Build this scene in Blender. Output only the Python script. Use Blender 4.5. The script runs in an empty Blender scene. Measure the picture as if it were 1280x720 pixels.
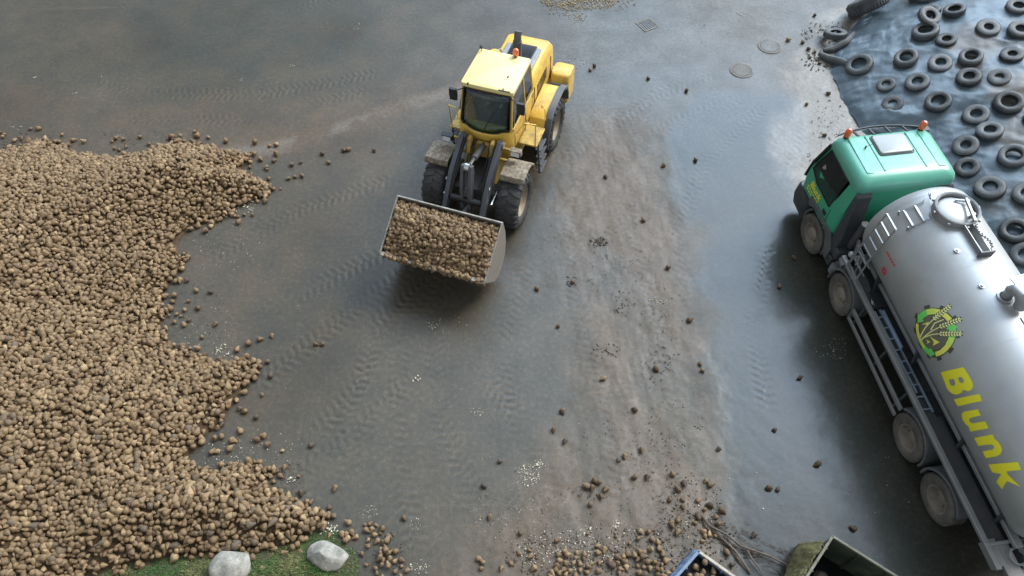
import bpy, bmesh, math, random
import numpy as np
from mathutils import Matrix, Vector, Euler

R = math.radians
rng = np.random.default_rng(7)
random.seed(7)
sc = bpy.context.scene
col = sc.collection

# ------------------------------------------------------------------ camera
FPX, PITCH, CAMH, ROLL = 881.183, 0.969, 15.066, -0.024
cam_d = bpy.data.cameras.new('camera'); cam = bpy.data.objects.new('camera', cam_d); col.objects.link(cam)
cam_d.sensor_width = 36.0; cam_d.lens = 36.0 * FPX / 1280.0
cam_d.clip_start = 0.2; cam_d.clip_end = 3000
_c, _s = math.cos(PITCH), math.sin(PITCH)
_fw = Vector((0, _c, -_s)); _up = Vector((0, _s, _c)); _r = Vector((1, 0, 0))
cr, sr = math.cos(ROLL), math.sin(ROLL)
_r2 = _r * cr + _up * sr; _u2 = -_r * sr + _up * cr
cam.matrix_world = Matrix(((_r2.x, _u2.x, -_fw.x, 0), (_r2.y, _u2.y, -_fw.y, 0), (_r2.z, _u2.z, -_fw.z, CAMH), (0, 0, 0, 1)))
sc.camera = cam

# ------------------------------------------------------------------ light
SUN_EL, SUN_AZ = R(43), R(60)          # azimuth clockwise from +Y
w = bpy.data.worlds.new('World'); sc.world = w; w.use_nodes = True
nt = w.node_tree; nt.nodes.clear()
sky = nt.nodes.new('ShaderNodeTexSky'); sky.sky_type = 'NISHITA'; sky.sun_disc = False
sky.sun_elevation = SUN_EL; sky.sun_rotation = SUN_AZ; sky.dust_density = 3.5; sky.air_density = 1.0; sky.ozone_density = 1.0
tcw = nt.nodes.new('ShaderNodeTexCoord')
cl = nt.nodes.new('ShaderNodeTexNoise'); cl.inputs['Scale'].default_value = 2.4; cl.inputs['Detail'].default_value = 6
nt.links.new(tcw.outputs['Generated'], cl.inputs['Vector'])
rmp = nt.nodes.new('ShaderNodeValToRGB'); rmp.color_ramp.elements[0].position = 0.40; rmp.color_ramp.elements[1].position = 0.62
nt.links.new(cl.outputs['Fac'], rmp.inputs['Fac'])
mixc = nt.nodes.new('ShaderNodeMix'); mixc.data_type = 'RGBA'
mul = nt.nodes.new('ShaderNodeMath'); mul.operation = 'MULTIPLY'; mul.inputs[1].default_value = 0.75
nt.links.new(rmp.outputs['Color'], mul.inputs[0]); nt.links.new(mul.outputs[0], mixc.inputs[0])
nt.links.new(sky.outputs[0], mixc.inputs[6]); mixc.inputs[7].default_value = (7.0, 6.85, 6.2, 1)
bg = nt.nodes.new('ShaderNodeBackground'); bg.inputs[1].default_value = 0.105
out = nt.nodes.new('ShaderNodeOutputWorld')
# added bluish sky glow, off the sun, mirrored as sheen on the wet yard
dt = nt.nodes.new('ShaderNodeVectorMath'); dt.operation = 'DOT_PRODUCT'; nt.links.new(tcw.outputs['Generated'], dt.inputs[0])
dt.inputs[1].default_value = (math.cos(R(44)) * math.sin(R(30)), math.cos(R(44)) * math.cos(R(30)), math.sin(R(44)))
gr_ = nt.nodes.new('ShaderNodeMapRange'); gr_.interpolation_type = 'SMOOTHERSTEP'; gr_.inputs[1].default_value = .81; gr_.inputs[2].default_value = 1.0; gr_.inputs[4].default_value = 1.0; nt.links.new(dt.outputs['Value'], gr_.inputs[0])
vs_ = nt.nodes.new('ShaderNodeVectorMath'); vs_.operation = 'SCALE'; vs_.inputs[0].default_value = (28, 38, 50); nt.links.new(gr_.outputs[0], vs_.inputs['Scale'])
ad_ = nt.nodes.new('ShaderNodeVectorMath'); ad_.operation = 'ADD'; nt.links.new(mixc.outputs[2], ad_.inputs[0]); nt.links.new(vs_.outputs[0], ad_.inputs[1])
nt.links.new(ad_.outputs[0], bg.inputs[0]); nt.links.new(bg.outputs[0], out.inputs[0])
sd = bpy.data.lights.new('sun', 'SUN'); sd.energy = 2.0; sd.angle = R(22); sd.color = (1.0, 0.94, 0.85)
so = bpy.data.objects.new('sun', sd); col.objects.link(so)
sdir = Vector((math.cos(SUN_EL) * math.sin(SUN_AZ), math.cos(SUN_EL) * math.cos(SUN_AZ), math.sin(SUN_EL)))
so.rotation_euler = sdir.to_track_quat('Z', 'Y').to_euler(); so.location = (0, 0, 30)
sc.view_settings.view_transform = 'Standard'; sc.view_settings.look = 'None'
sc.view_settings.exposure = 0.2; sc.view_settings.gamma = 1.0
sc.cycles.max_bounces = 6; sc.cycles.use_denoising = True

# ------------------------------------------------------------------ geometry maths
def ray(u, v):
    x = (u - 640) / FPX; y = (360 - v) / FPX
    x, y = cr * x - sr * y, sr * x + cr * y
    return np.array([x, _c + y * _s, -_s + y * _c])
def G(u, v, z=0.0):
    d = ray(u, v); t = (CAMH - z) / -d[2]
    return np.array([d[0] * t, d[1] * t])
def GP(pts): return np.array([G(*p) for p in pts])

_lat = np.random.default_rng(3).random((256, 256))
def vnoise(x, y, s=1.0, o=0):
    x = np.asarray(x) / s + 37.3 * (o + 1); y = np.asarray(y) / s + 91.7 * (o + 1)
    xi = np.floor(x).astype(int); yi = np.floor(y).astype(int); fx = x - xi; fy = y - yi
    fx = fx * fx * (3 - 2 * fx); fy = fy * fy * (3 - 2 * fy)
    a = _lat[xi % 256, yi % 256]; b = _lat[(xi + 1) % 256, yi % 256]; c = _lat[xi % 256, (yi + 1) % 256]; d = _lat[(xi + 1) % 256, (yi + 1) % 256]
    return (a * (1 - fx) + b * fx) * (1 - fy) + (c * (1 - fx) + d * fx) * fy
def fbm(x, y, s=1.0, n=4, o=0):
    t = 0; a = 1; tot = 0
    for i in range(n):
        t = t + a * vnoise(x, y, s / 2 ** i, o + i); tot += a; a *= .5
    return t / tot
def sdist(px, py, poly):           # signed distance to a polygon, positive inside
    px = np.asarray(px, float); py = np.asarray(py, float)
    d = np.full(px.shape, 1e9); ins = np.zeros(px.shape, bool); n = len(poly)
    for i in range(n):
        ax, ay = poly[i]; bx, by = poly[(i + 1) % n]
        ex, ey = bx - ax, by - ay; wx, wy = px - ax, py - ay
        t = np.clip((wx * ex + wy * ey) / (ex * ex + ey * ey + 1e-12), 0, 1)
        d = np.minimum(d, np.hypot(wx - ex * t, wy - ey * t))
        with np.errstate(divide='ignore', invalid='ignore'):
            c = ((ay > py) != (by > py)) & (px < (bx - ax) * (py - ay) / (by - ay) + ax)
        ins ^= c
    return np.where(ins, d, -d)
def sstep(a, b, x): t = np.clip((x - a) / (b - a), 0, 1); return t * t * (3 - 2 * t)

# ------------------------------------------------------------------ materials
def mat(name, c, rough=.5, metal=0., var=.15, scale=3., dirt=None, dirt_amt=0., bump=0., bscale=40., spec=.5, coat=0., objrand=0., dscale=2.):
    m = bpy.data.materials.new(name); m.use_nodes = True; t = m.node_tree; N = t.nodes; K = t.links
    b = N['Principled BSDF']; b.inputs['Roughness'].default_value = rough; b.inputs['Metallic'].default_value = metal
    b.inputs['Specular IOR Level'].default_value = spec; b.inputs['Coat Weight'].default_value = coat; b.inputs['Coat Roughness'].default_value = .12
    tc = N.new('ShaderNodeTexCoord'); no = N.new('ShaderNodeTexNoise'); no.inputs['Scale'].default_value = scale; no.inputs['Detail'].default_value = 6; no.inputs['Roughness'].default_value = .6
    K.new(tc.outputs['Object'], no.inputs['Vector'])
    mr = N.new('ShaderNodeMapRange'); mr.inputs[1].default_value = .3; mr.inputs[2].default_value = .7; mr.inputs[3].default_value = 1 - var; mr.inputs[4].default_value = 1 + var
    K.new(no.outputs['Fac'], mr.inputs[0])
    last = mr.outputs[0]
    if objrand:
        oi = N.new('ShaderNodeObjectInfo'); m2 = N.new('ShaderNodeMapRange'); m2.inputs[3].default_value = 1 - objrand; m2.inputs[4].default_value = 1 + objrand
        K.new(oi.outputs['Random'], m2.inputs[0]); mm = N.new('ShaderNodeMath'); mm.operation = 'MULTIPLY'; K.new(last, mm.inputs[0]); K.new(m2.outputs[0], mm.inputs[1]); last = mm.outputs[0]
    vm = N.new('ShaderNodeVectorMath'); vm.operation = 'SCALE'; vm.inputs[0].default_value = c; K.new(last, vm.inputs['Scale'])
    colr = vm.outputs[0]
    if dirt is not None:
        n2 = N.new('ShaderNodeTexNoise'); n2.inputs['Scale'].default_value = dscale; n2.inputs['Detail'].default_value = 8; n2.inputs['Roughness'].default_value = .7
        K.new(tc.outputs['Object'], n2.inputs['Vector'])
        r2 = N.new('ShaderNodeMapRange'); r2.inputs[1].default_value = .62 - .35 * dirt_amt; r2.inputs[2].default_value = .80 - .3 * dirt_amt; r2.inputs[4].default_value = min(1, .35 + dirt_amt * .6)
        K.new(n2.outputs['Fac'], r2.inputs[0])
        mx = N.new('ShaderNodeMix'); mx.data_type = 'RGBA'; K.new(r2.outputs[0], mx.inputs[0]); K.new(colr, mx.inputs[6]); mx.inputs[7].default_value = (*dirt, 1); colr = mx.outputs[2]
        rr = N.new('ShaderNodeMapRange'); rr.inputs[3].default_value = rough; rr.inputs[4].default_value = .85; K.new(r2.outputs[0], rr.inputs[0]); K.new(rr.outputs[0], b.inputs['Roughness'])
    K.new(colr, b.inputs['Base Color'])
    if bump:
        n3 = N.new('ShaderNodeTexNoise'); n3.inputs['Scale'].default_value = bscale; n3.inputs['Detail'].default_value = 5
        K.new(tc.outputs['Object'], n3.inputs['Vector']); bp = N.new('ShaderNodeBump'); bp.inputs['Strength'].default_value = bump; bp.inputs['Distance'].default_value = .02
        K.new(n3.outputs['Fac'], bp.inputs['Height']); K.new(bp.outputs[0], b.inputs['Normal'])
    return m
MUD = (.20, .155, .10)
M = {}
M['yellow'] = mat('yellow_paint', (.76, .50, .08), .42, var=.07, dirt=(.33, .22, .10), dirt_amt=.46, coat=.15)
M['yellow_roof'] = mat('overexposed_yellow_roof_paint', (.84, .72, .32), .4, var=.05, dirt=(.60, .47, .20), dirt_amt=.2, coat=.15)  # roof yellow lightened, overexposure put into the colour
M['yellow_dirty'] = mat('mud_stained_yellow_paint', (.55, .38, .08), .6, dirt=(.16, .12, .08), dirt_amt=.55, dscale=5)
M['fender'] = mat('mud_caked_fender', (.38, .33, .24), .7, dirt=(.12, .095, .07), dirt_amt=.8, bump=.9, bscale=18, dscale=9)
M['darksteel'] = mat('dark_grey_steel', (.10, .105, .115), .5, .2, dirt=(.20, .16, .11), dirt_amt=.3, dscale=4)
M['greysteel'] = mat('grey_painted_steel', (.27, .28, .30), .42, .25, dirt=(.22, .18, .13), dirt_amt=.3, dscale=4)
M['rod'] = mat('polished_cylinder_rod', (.6, .62, .65), .2, .9)
M['black'] = mat('black_plastic', (.022, .023, .026), .45, dirt=(.13, .11, .09), dirt_amt=.12)
M['rubber'] = mat('tyre_rubber', (.042, .044, .048), .7, dirt=(.12, .105, .09), dirt_amt=.45, bump=.4, bscale=30, dscale=4)
M['rubber_lt'] = mat('dusty_truck_tyre_rubber', (.10, .092, .08), .8, dirt=(.20, .19, .172), dirt_amt=.55, bump=.3, dscale=3)
M['rubber_old'] = mat('weathered_tyre_rubber', (.082, .092, .098), .55, var=.3, dirt=(.19, .195, .185), dirt_amt=.35, bump=.4, bscale=30, objrand=.35, dscale=4)
M['rim_y'] = mat('muddy_rim', (.34, .29, .2), .6, .1, dirt=(.20, .16, .12), dirt_amt=.5, dscale=6)
M['rim_t'] = mat('dusty_truck_rim', (.32, .285, .235), .6, .2, dirt=(.15, .13, .1), dirt_amt=.4, dscale=8)
M['bucket_out'] = mat('worn_bucket_steel', (.27, .255, .225), .6, .2, var=.2, dirt=(.17, .135, .10), dirt_amt=.5, dscale=3)
M['bucket_edge'] = mat('bright_worn_edge', (.30, .285, .25), .6, .2, var=.4, scale=8)
M['green'] = mat('green_cab_paint', (.06, .42, .25), .34, var=.05, dirt=(.14, .28, .2), dirt_amt=.12, coat=.4)
M['green_roof'] = mat('glare_pale_green_roof_paint', (.105, .40, .29), .36, var=.06, dirt=(.24, .43, .34), dirt_amt=.2, coat=.4)  # roof green made paler to carry the glare in its colour
M['anthracite'] = mat('anthracite_panel', (.055, .062, .07), .5, dirt=(.13, .12, .11), dirt_amt=.25)
M['guard'] = mat('grey_mudguard', (.11, .12, .13), .55, dirt=(.18, .16, .135), dirt_amt=.4, dscale=3)
M['steel_tank'] = mat('brushed_tank_steel', (.42, .44, .44), .48, .45, var=.10, scale=1.2, dirt=(.30, .30, .28), dirt_amt=.15, dscale=1.3)
M['steel'] = mat('stainless_fittings', (.36, .375, .38), .5, .6, var=.12)
M['galv'] = mat('galvanised_rail', (.33, .34, .34), .5, .5, dirt=(.24, .21, .17), dirt_amt=.3, dscale=3)
M['alu_ladder'] = mat('bluish_ladder_metal', (.50, .62, .78), .4, .5, var=.15)
M['orange'] = mat('orange_beacon_lens', (.85, .16, .05), .2, var=.05, coat=.5)
M['hatch'] = mat('grey_translucent_hatch', (.36, .39, .38), .3, var=.04)
M['skin'] = mat('skin', (.50, .30, .21), .55, var=.04)
M['cloth'] = mat('dark_blue_jacket', (.03, .045, .08), .85, bump=.3)
M['hair'] = mat('brown_hair', (.07, .045, .03), .7)
M['seat'] = mat('grey_seat_fabric', (.05, .052, .055), .9)
M['red'] = mat('faded_red_decal', (.62, .06, .10), .45)
M['lettering'] = mat('yellow_lettering', (.95, .90, .04), .5, var=.03)
M['em_green'] = mat('emblem_green', (.20, .80, .16), .4, var=.03)
M['em_lime'] = mat('emblem_lime', (.70, .95, .14), .4, var=.03)
M['em_yel'] = mat('emblem_yellow', (.92, .92, .16), .4, var=.03)
M['em_wheat'] = mat('emblem_wheat', (.96, .96, .40), .4, var=.03)
M['em_dark'] = mat('emblem_dark', (.075, .085, .06), .4, var=.03)
M['em_mid'] = mat('emblem_olive_grey', (.17, .165, .12), .4, var=.05)
M['pale'] = mat('off_white_plastic', (.72, .73, .70), .4)
M['lamp'] = mat('headlamp_lens', (.75, .76, .76), .15)
M['blue'] = mat('scuffed_blue_paint', (.07, .19, .38), .65, dirt=(.26, .28, .30), dirt_amt=.75, dscale=9)
M['white_rail'] = mat('dirty_white_rail', (.50, .46, .39), .6, dirt=(.2, .16, .11), dirt_amt=.45, dscale=6)
M['box'] = mat('weathered_dark_green_steel', (.04, .052, .038), .6, dirt=(.13, .14, .085), dirt_amt=.45, dscale=2.5)
M['box_rim'] = mat('worn_pale_rim', (.20, .195, .15), .7, dirt=(.08, .08, .05), dirt_amt=.6, dscale=6)
M['moss'] = mat('yellow_green_moss', (.20, .19, .06), .95, var=.5, scale=20, dirt=(.09, .07, .045), dirt_amt=.75, bump=1, bscale=60, dscale=12)
M['stick'] = mat('dead_wood', (.14, .11, .085), .85, var=.3)
M['castiron'] = mat('wet_cast_iron', (.15, .15, .145), .55, .2, dirt=(.15, .14, .12), dirt_amt=.35, dscale=6)
M['concrete'] = mat('concrete_ring', (.19, .185, .17), .75, bump=.3, dirt=(.12, .115, .1), dirt_amt=.4, dscale=5)
M['armpaint'] = mat('blackish_arm_paint', (.075, .085, .10), .38, .2, dirt=(.16, .14, .11), dirt_amt=.25, dscale=5)
M['chips'] = mat('pale_beet_chips', (.62, .58, .45), .7, var=.25, scale=15)
M['pile_soil'] = mat('brown_soil_between_beets', (.085, .060, .036), .95, var=.4, scale=8, bump=.6, spec=.1)
M['clod'] = mat('wet_mud_clods', (.115, .092, .068), .6, var=.3, scale=8, bump=.6)
M['maize'] = mat('spilled_chaff', (.42, .34, .20), .8, var=.4, scale=12)
M['teal'] = mat('teal_hose', (.10, .22, .24), .4, dirt=(.2, .23, .22), dirt_amt=.3)

def glass(name, tint, rough=.03, op=.35):
    m = bpy.data.materials.new(name); m.use_nodes = True; t = m.node_tree; t.nodes.clear(); N = t.nodes; K = t.links
    o = N.new('ShaderNodeOutputMaterial'); tr = N.new('ShaderNodeBsdfTransparent'); tr.inputs[0].default_value = (*tint, 1)
    gl = N.new('ShaderNodeBsdfGlossy'); gl.inputs['Roughness'].default_value = rough; gl.inputs[0].default_value = (.9, .95, 1, 1)
    fr = N.new('ShaderNodeFresnel'); fr.inputs[0].default_value = 1.5
    a = N.new('ShaderNodeMath'); a.operation = 'ADD'; a.inputs[1].default_value = .05; K.new(fr.outputs[0], a.inputs[0])
    mx = N.new('ShaderNodeMixShader'); K.new(a.outputs[0], mx.inputs[0]); K.new(tr.outputs[0], mx.inputs[1]); K.new(gl.outputs[0], mx.inputs[2])
    K.new(mx.outputs[0], o.inputs[0]); return m
M['glass'] = glass('tinted_cab_glass', (.72, .86, .82))
M['glass_dark'] = glass('dark_tinted_glass', (.36, .44, .44))

def beet_mat(stuff, muddy=False):
    m = bpy.data.materials.new('sugar_beet_skin' + ('_heap' if stuff else '_muddy' if muddy else '')); m.use_nodes = True; t = m.node_tree; N = t.nodes; K = t.links
    b = N['Principled BSDF']; b.inputs['Roughness'].default_value = .62; b.inputs['Specular IOR Level'].default_value = .4
    if stuff:
        a = N.new('ShaderNodeAttribute'); a.attribute_name = 'tone'; src = a.outputs['Fac']
    else:
        a = N.new('ShaderNodeObjectInfo'); src = a.outputs['Random']
    rp = N.new('ShaderNodeValToRGB'); e = rp.color_ramp.elements
    e[0].position = 0; e[0].color = (.14, .092, .048, 1) if stuff else (.15, .118, .082, 1); e[1].position = 1; e[1].color = (.42, .305, .165, 1)
    x = e.new(.5); x.color = (.225, .15, .080, 1); x = e.new(.85); x.color = (.29, .20, .107, 1)
    K.new(src, rp.inputs[0])
    tc = N.new('ShaderNodeTexCoord'); no = N.new('ShaderNodeTexNoise'); no.inputs['Scale'].default_value = 14; no.inputs['Detail'].default_value = 5; K.new(tc.outputs['Object'], no.inputs['Vector'])
    mr = N.new('ShaderNodeMapRange'); mr.inputs[1].default_value = .32; mr.inputs[2].default_value = .68; mr.inputs[3].default_value = .62; mr.inputs[4].default_value = 1.22; K.new(no.outputs['Fac'], mr.inputs[0])
    if muddy:
        for q in e: q.color = (q.color[0] * .60, q.color[1] * .60, q.color[2] * .66, 1)
    vm = N.new('ShaderNodeVectorMath'); vm.operation = 'SCALE'; K.new(rp.outputs[0], vm.inputs[0]); K.new(mr.outputs[0], vm.inputs['Scale']); K.new(vm.outputs[0], b.inputs['Base Color'])
    n3 = N.new('ShaderNodeTexNoise'); n3.inputs['Scale'].default_value = 45; K.new(tc.outputs['Object'], n3.inputs['Vector'])
    bp = N.new('ShaderNodeBump'); bp.inputs['Strength'].default_value = .5; bp.inputs['Distance'].default_value = .01; K.new(n3.outputs['Fac'], bp.inputs['Height']); K.new(bp.outputs[0], b.inputs['Normal'])
    return m
M['beet_muddy'] = beet_mat(False, True); M['beet'] = beet_mat(False); M['beet_heap'] = beet_mat(True)

# ------------------------------------------------------------------ mesh helpers
def tag(o, label=None, cat=None, group=None, kind=None):
    if label: o['label'] = label
    if cat: o['category'] = cat
    if group: o['group'] = group
    if kind: o['kind'] = kind
    return o
def empty(name, loc, rz=0.):
    o = bpy.data.objects.new(name, None); o.location = loc; o.rotation_euler = (0, 0, rz); o.empty_display_size = .2; col.objects.link(o); return o
class MB:
    def __init__(s): s.v = []; s.f = []
    def add(s, vs, fs, mt=None):
        n = len(s.v)
        if mt is not None: vs = [mt @ Vector(p) for p in vs]
        s.v += [tuple(p) for p in vs]; s.f += [tuple(i + n for i in f) for f in fs]; return s
    def box(s, c, d, rot=None):
        x, y, z = d[0] / 2, d[1] / 2, d[2] / 2
        vs = [Vector((sx * x, sy * y, sz * z)) for sx in (-1, 1) for sy in (-1, 1) for sz in (-1, 1)]
        if rot: e = Euler(rot).to_matrix(); vs = [e @ v for v in vs]
        vs = [v + Vector(c) for v in vs]
        return s.add(vs, [(0, 1, 3, 2), (4, 6, 7, 5), (0, 4, 5, 1), (2, 3, 7, 6), (0, 2, 6, 4), (1, 5, 7, 3)])
    def prism(s, prof, a, b, ax='y'):      # profile extruded from a to b along an axis
        n = len(prof)
        def P(p, t): return (p[0], t, p[1]) if ax == 'y' else ((t, p[0], p[1]) if ax == 'x' else (p[0], p[1], t))
        vs = [P(p, a) for p in prof] + [P(p, b) for p in prof]
        return s.add(vs, [tuple(range(n)), tuple(range(2 * n - 1, n - 1, -1))] + [(i, i + n, (i + 1) % n + n, (i + 1) % n) for i in range(n)])
    def bar(s, p, q, wd, ht):              # rectangular bar between two points
        p = Vector(p); q = Vector(q); d = q - p; L_ = d.length; rm = d.to_track_quat('X', 'Z').to_matrix().to_4x4(); rm.translation = (p + q) / 2
        x, y, z = L_ / 2, wd / 2, ht / 2
        return s.add([(sx * x, sy * y, sz * z) for sx in (-1, 1) for sy in (-1, 1) for sz in (-1, 1)], [(0, 1, 3, 2), (4, 6, 7, 5), (0, 4, 5, 1), (2, 3, 7, 6), (0, 2, 6, 4), (1, 5, 7, 3)], rm)
    def tube(s, pts, r, seg=10, caps=True):
        pts = [Vector(p) for p in pts]; n = len(pts); rr = r if hasattr(r, '__len__') else [r] * n; vs = []; fs = []
        for i, p in enumerate(pts):
            d = (pts[min(i + 1, n - 1)] - pts[max(i - 1, 0)]).normalized(); q = d.to_track_quat('Z', 'Y')
            for k in range(seg): a = 2 * math.pi * k / seg; vs.append(p + q @ Vector((rr[i] * math.cos(a), rr[i] * math.sin(a), 0)))
        for i in range(n - 1):
            for k in range(seg): k2 = (k + 1) % seg; fs.append((i * seg + k, i * seg + k2, (i + 1) * seg + k2, (i + 1) * seg + k))
        if caps: fs += [tuple(range(seg - 1, -1, -1)), tuple(range((n - 1) * seg, n * seg))]
        return s.add(vs, fs)
    def lathe(s, prof, seg=32, ax='y', c=(0, 0, 0), closed=False, a0=0., a1=2 * math.pi):   # profile of (radius, offset along the axis)
        full = abs(a1 - a0 - 2 * math.pi) < 1e-6; ns = seg if full else seg + 1; vs = []; n = len(prof)
        for k in range(ns):
            a = a0 + (a1 - a0) * k / seg; ca, sa = math.cos(a), math.sin(a)
            for r_, h in prof:
                p = (r_ * ca, h, r_ * sa) if ax == 'y' else ((r_ * ca, r_ * sa, h) if ax == 'z' else (h, r_ * ca, r_ * sa))
                vs.append((p[0] + c[0], p[1] + c[1], p[2] + c[2]))
        fs = []
        for k in range(seg):
            k2 = (k + 1) % ns
            for i in range(n if closed else n - 1):
                j = (i + 1) % n; fs.append((k * n + i, k2 * n + i, k2 * n + j, k * n + j))
        return s.add(vs, fs)
    def loft(s, secs, caps=True):
        n = len(secs[0]); vs = [p for q in secs for p in q]; fs = []
        for i in range(len(secs) - 1):
            for k in range(n): k2 = (k + 1) % n; fs.append((i * n + k, i * n + k2, (i + 1) * n + k2, (i + 1) * n + k))
        if caps: fs += [tuple(range(n - 1, -1, -1)), tuple(range((len(secs) - 1) * n, len(secs) * n))]
        return s.add(vs, fs)
    def build(s, name, m, parent=None, smooth=True, bevel=0., bs=2, ang=35, loc=None, solid=0.):
        me = bpy.data.meshes.new(name); me.from_pydata(s.v, [], s.f)
        bm = bmesh.new(); bm.from_mesh(me); bmesh.ops.remove_doubles(bm, verts=bm.verts, dist=1e-5); bmesh.ops.recalc_face_normals(bm, faces=bm.faces); bm.to_mesh(me); bm.free()
        for mm in (m if isinstance(m, (list, tuple)) else [m]): me.materials.append(mm)
        o = bpy.data.objects.new(name, me); col.objects.link(o)
        if parent: o.parent = parent
        if loc: o.location = loc
        if solid: md = o.modifiers.new('solid', 'SOLIDIFY'); md.thickness = solid; md.offset = -1
        if bevel: md = o.modifiers.new('bevel', 'BEVEL'); md.width = bevel; md.segments = bs; md.limit_method = 'ANGLE'; md.angle_limit = R(30)
        if smooth: me.shade_smooth(); me.set_sharp_from_angle(angle=R(ang))
        return o
def rrect(x0, x1, hy, r, z, y0=None, seg=4):
    """rounded rectangle loop in plan at height z"""
    ya, yb = (-hy, hy) if y0 is None else (y0, hy)
    pts = []
    for cx, cy, a in ((x1 - r, yb - r, 0), (x0 + r, yb - r, 90), (x0 + r, ya + r, 180), (x1 - r, ya + r, 270)):
        for k in range(seg + 1): t = R(a + 90 * k / seg); pts.append((cx + r * math.cos(t), cy + r * math.sin(t), z))
    return pts
def npmesh(name, V, F, mats, parent=None, attrs=None, smooth=True, midx=None):
    me = bpy.data.meshes.new(name); V = np.asarray(V, np.float32); F = np.asarray(F, np.int32); k = F.shape[1]
    me.vertices.add(len(V)); me.vertices.foreach_set('co', V.ravel())
    me.loops.add(F.size); me.loops.foreach_set('vertex_index', F.ravel())
    me.polygons.add(len(F)); me.polygons.foreach_set('loop_start', np.arange(0, F.size, k, dtype=np.int32)); me.polygons.foreach_set('loop_total', np.full(len(F), k, np.int32))
    if midx is not None: me.polygons.foreach_set('material_index', np.asarray(midx, np.int32))
    me.update(calc_edges=True)
    for m_ in mats: me.materials.append(m_)
    if smooth: me.shade_smooth()
    for n_, a in (attrs or {}).items():
        at_ = me.attributes.new(n_, 'FLOAT', 'POINT'); at_.data.foreach_set('value', np.asarray(a, np.float32))
    o = bpy.data.objects.new(name, me); col.objects.link(o)
    if parent: o.parent = parent
    return o
def gridfaces(nx, ny):
    i, j = np.meshgrid(np.arange(nx - 1), np.arange(ny - 1), indexing='ij'); a = (i * ny + j).ravel()
    return np.stack([a, a + ny, a + ny + 1, a + 1], 1)

# ================================================================== GROUND
xs = np.concatenate([-np.geomspace(1500, 14.1, 34), np.arange(-14, 19.01, .036), np.geomspace(19.2, 1500, 22)])
ys = np.concatenate([-np.geomspace(1500, .6, 20), [0, .5, 1.], np.arange(1.5, 25.5, .036), np.geomspace(26, 1500, 22)])
xs = np.unique(np.round(xs, 4)); ys = np.unique(np.round(ys, 4))
GX, GY = np.meshgrid(xs, ys, indexing='ij'); gx, gy = GX.ravel(), GY.ravel()
near = (np.abs(gx) < 21) & (gy > -1) & (gy < 26)
Z = np.zeros(gx.size); mud = np.full(gx.size, .22); pale = np.zeros(gx.size); wet = np.full(gx.size, .45)
px, py = gx[near], gy[near]
wob = (fbm(px, py, 1.6, 5, 1) - .5) * 2.2
def pm(pts, soft=.5): return sstep(-soft, soft, sdist(px, py, GP(pts)) + wob)
rid0 = fbm(px * 1.6 + .2 * py, py * .45, 1., 4, 14); z = np.zeros(px.size); mu = .27 + .45 * (fbm(px, py, 3.5, 4, 5) - .35); pa = np.zeros(px.size); we = .35 + .9 * (fbm(px, py, 2.6, 4, 9) - .4)
brown = pm([(680, 250), (720, 150), (800, 140), (836, 200), (862, 330), (890, 480), (905, 620), (905, 740), (560, 740), (680, 620), (735, 500), (725, 370), (690, 290)], 1.1)
blue = pm([(852, 130), (1000, 120), (1010, 260), (1150, 500), (1300, 760), (930, 760), (915, 620), (900, 500), (878, 400), (860, 300), (842, 190)], .4)
tband = pm([(-40, 95), (300, 125), (640, 70), (700, 190), (480, 180), (330, 195), (120, 205), (-40, 190)], .9)
lft = pm([(230, 215), (480, 130), (520, 240), (430, 300), (300, 420), (200, 420)], .8)
grit = pm([(985, 60), (1050, 20), (1110, 0), (1095, 200), (1045, 240), (1000, 260), (965, 215), (990, 130)], .4)
rt = pm([(720, 10), (1060, -30), (1060, 60), (980, 130), (860, 150), (700, 160)], .8)
mu = mu + .5 * brown * (.55 + .9 * sstep(.35, .6, rid0)) + .3 * tband + .22 * lft - .75 * blue
we = we - .42 * brown - .12 + .75 * blue - .5 * grit + .15 * rt
pa = pa + .75 * grit + .12 * rt
dk = pm([(180, 10), (420, -30), (520, -10), (440, 70), (300, 110), (200, 80)], .9); we += .25 * dk; mu -= .18 * dk; pa -= .1 * dk
botm = pm([(520, 560), (700, 600), (900, 590), (920, 760), (480, 760)], .6); mu += .12 * botm
# fine relief: pushed mud ridges in the brown strip, film thickness elsewhere
rid = fbm(px * 2.6 + .25 * py, py * .75, 1., 5, 20); rid2 = fbm(px, py, .30, 3, 30)
z += brown * (.05 * (rid - .45) + .028 * (rid2 - .5)) + .004 * (rid2 - .5) * (1 - brown)
z += grit * .022 * (fbm(px, py, .16, 3, 40) - .5)
mu += brown * .5 * (rid - .5)
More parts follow.
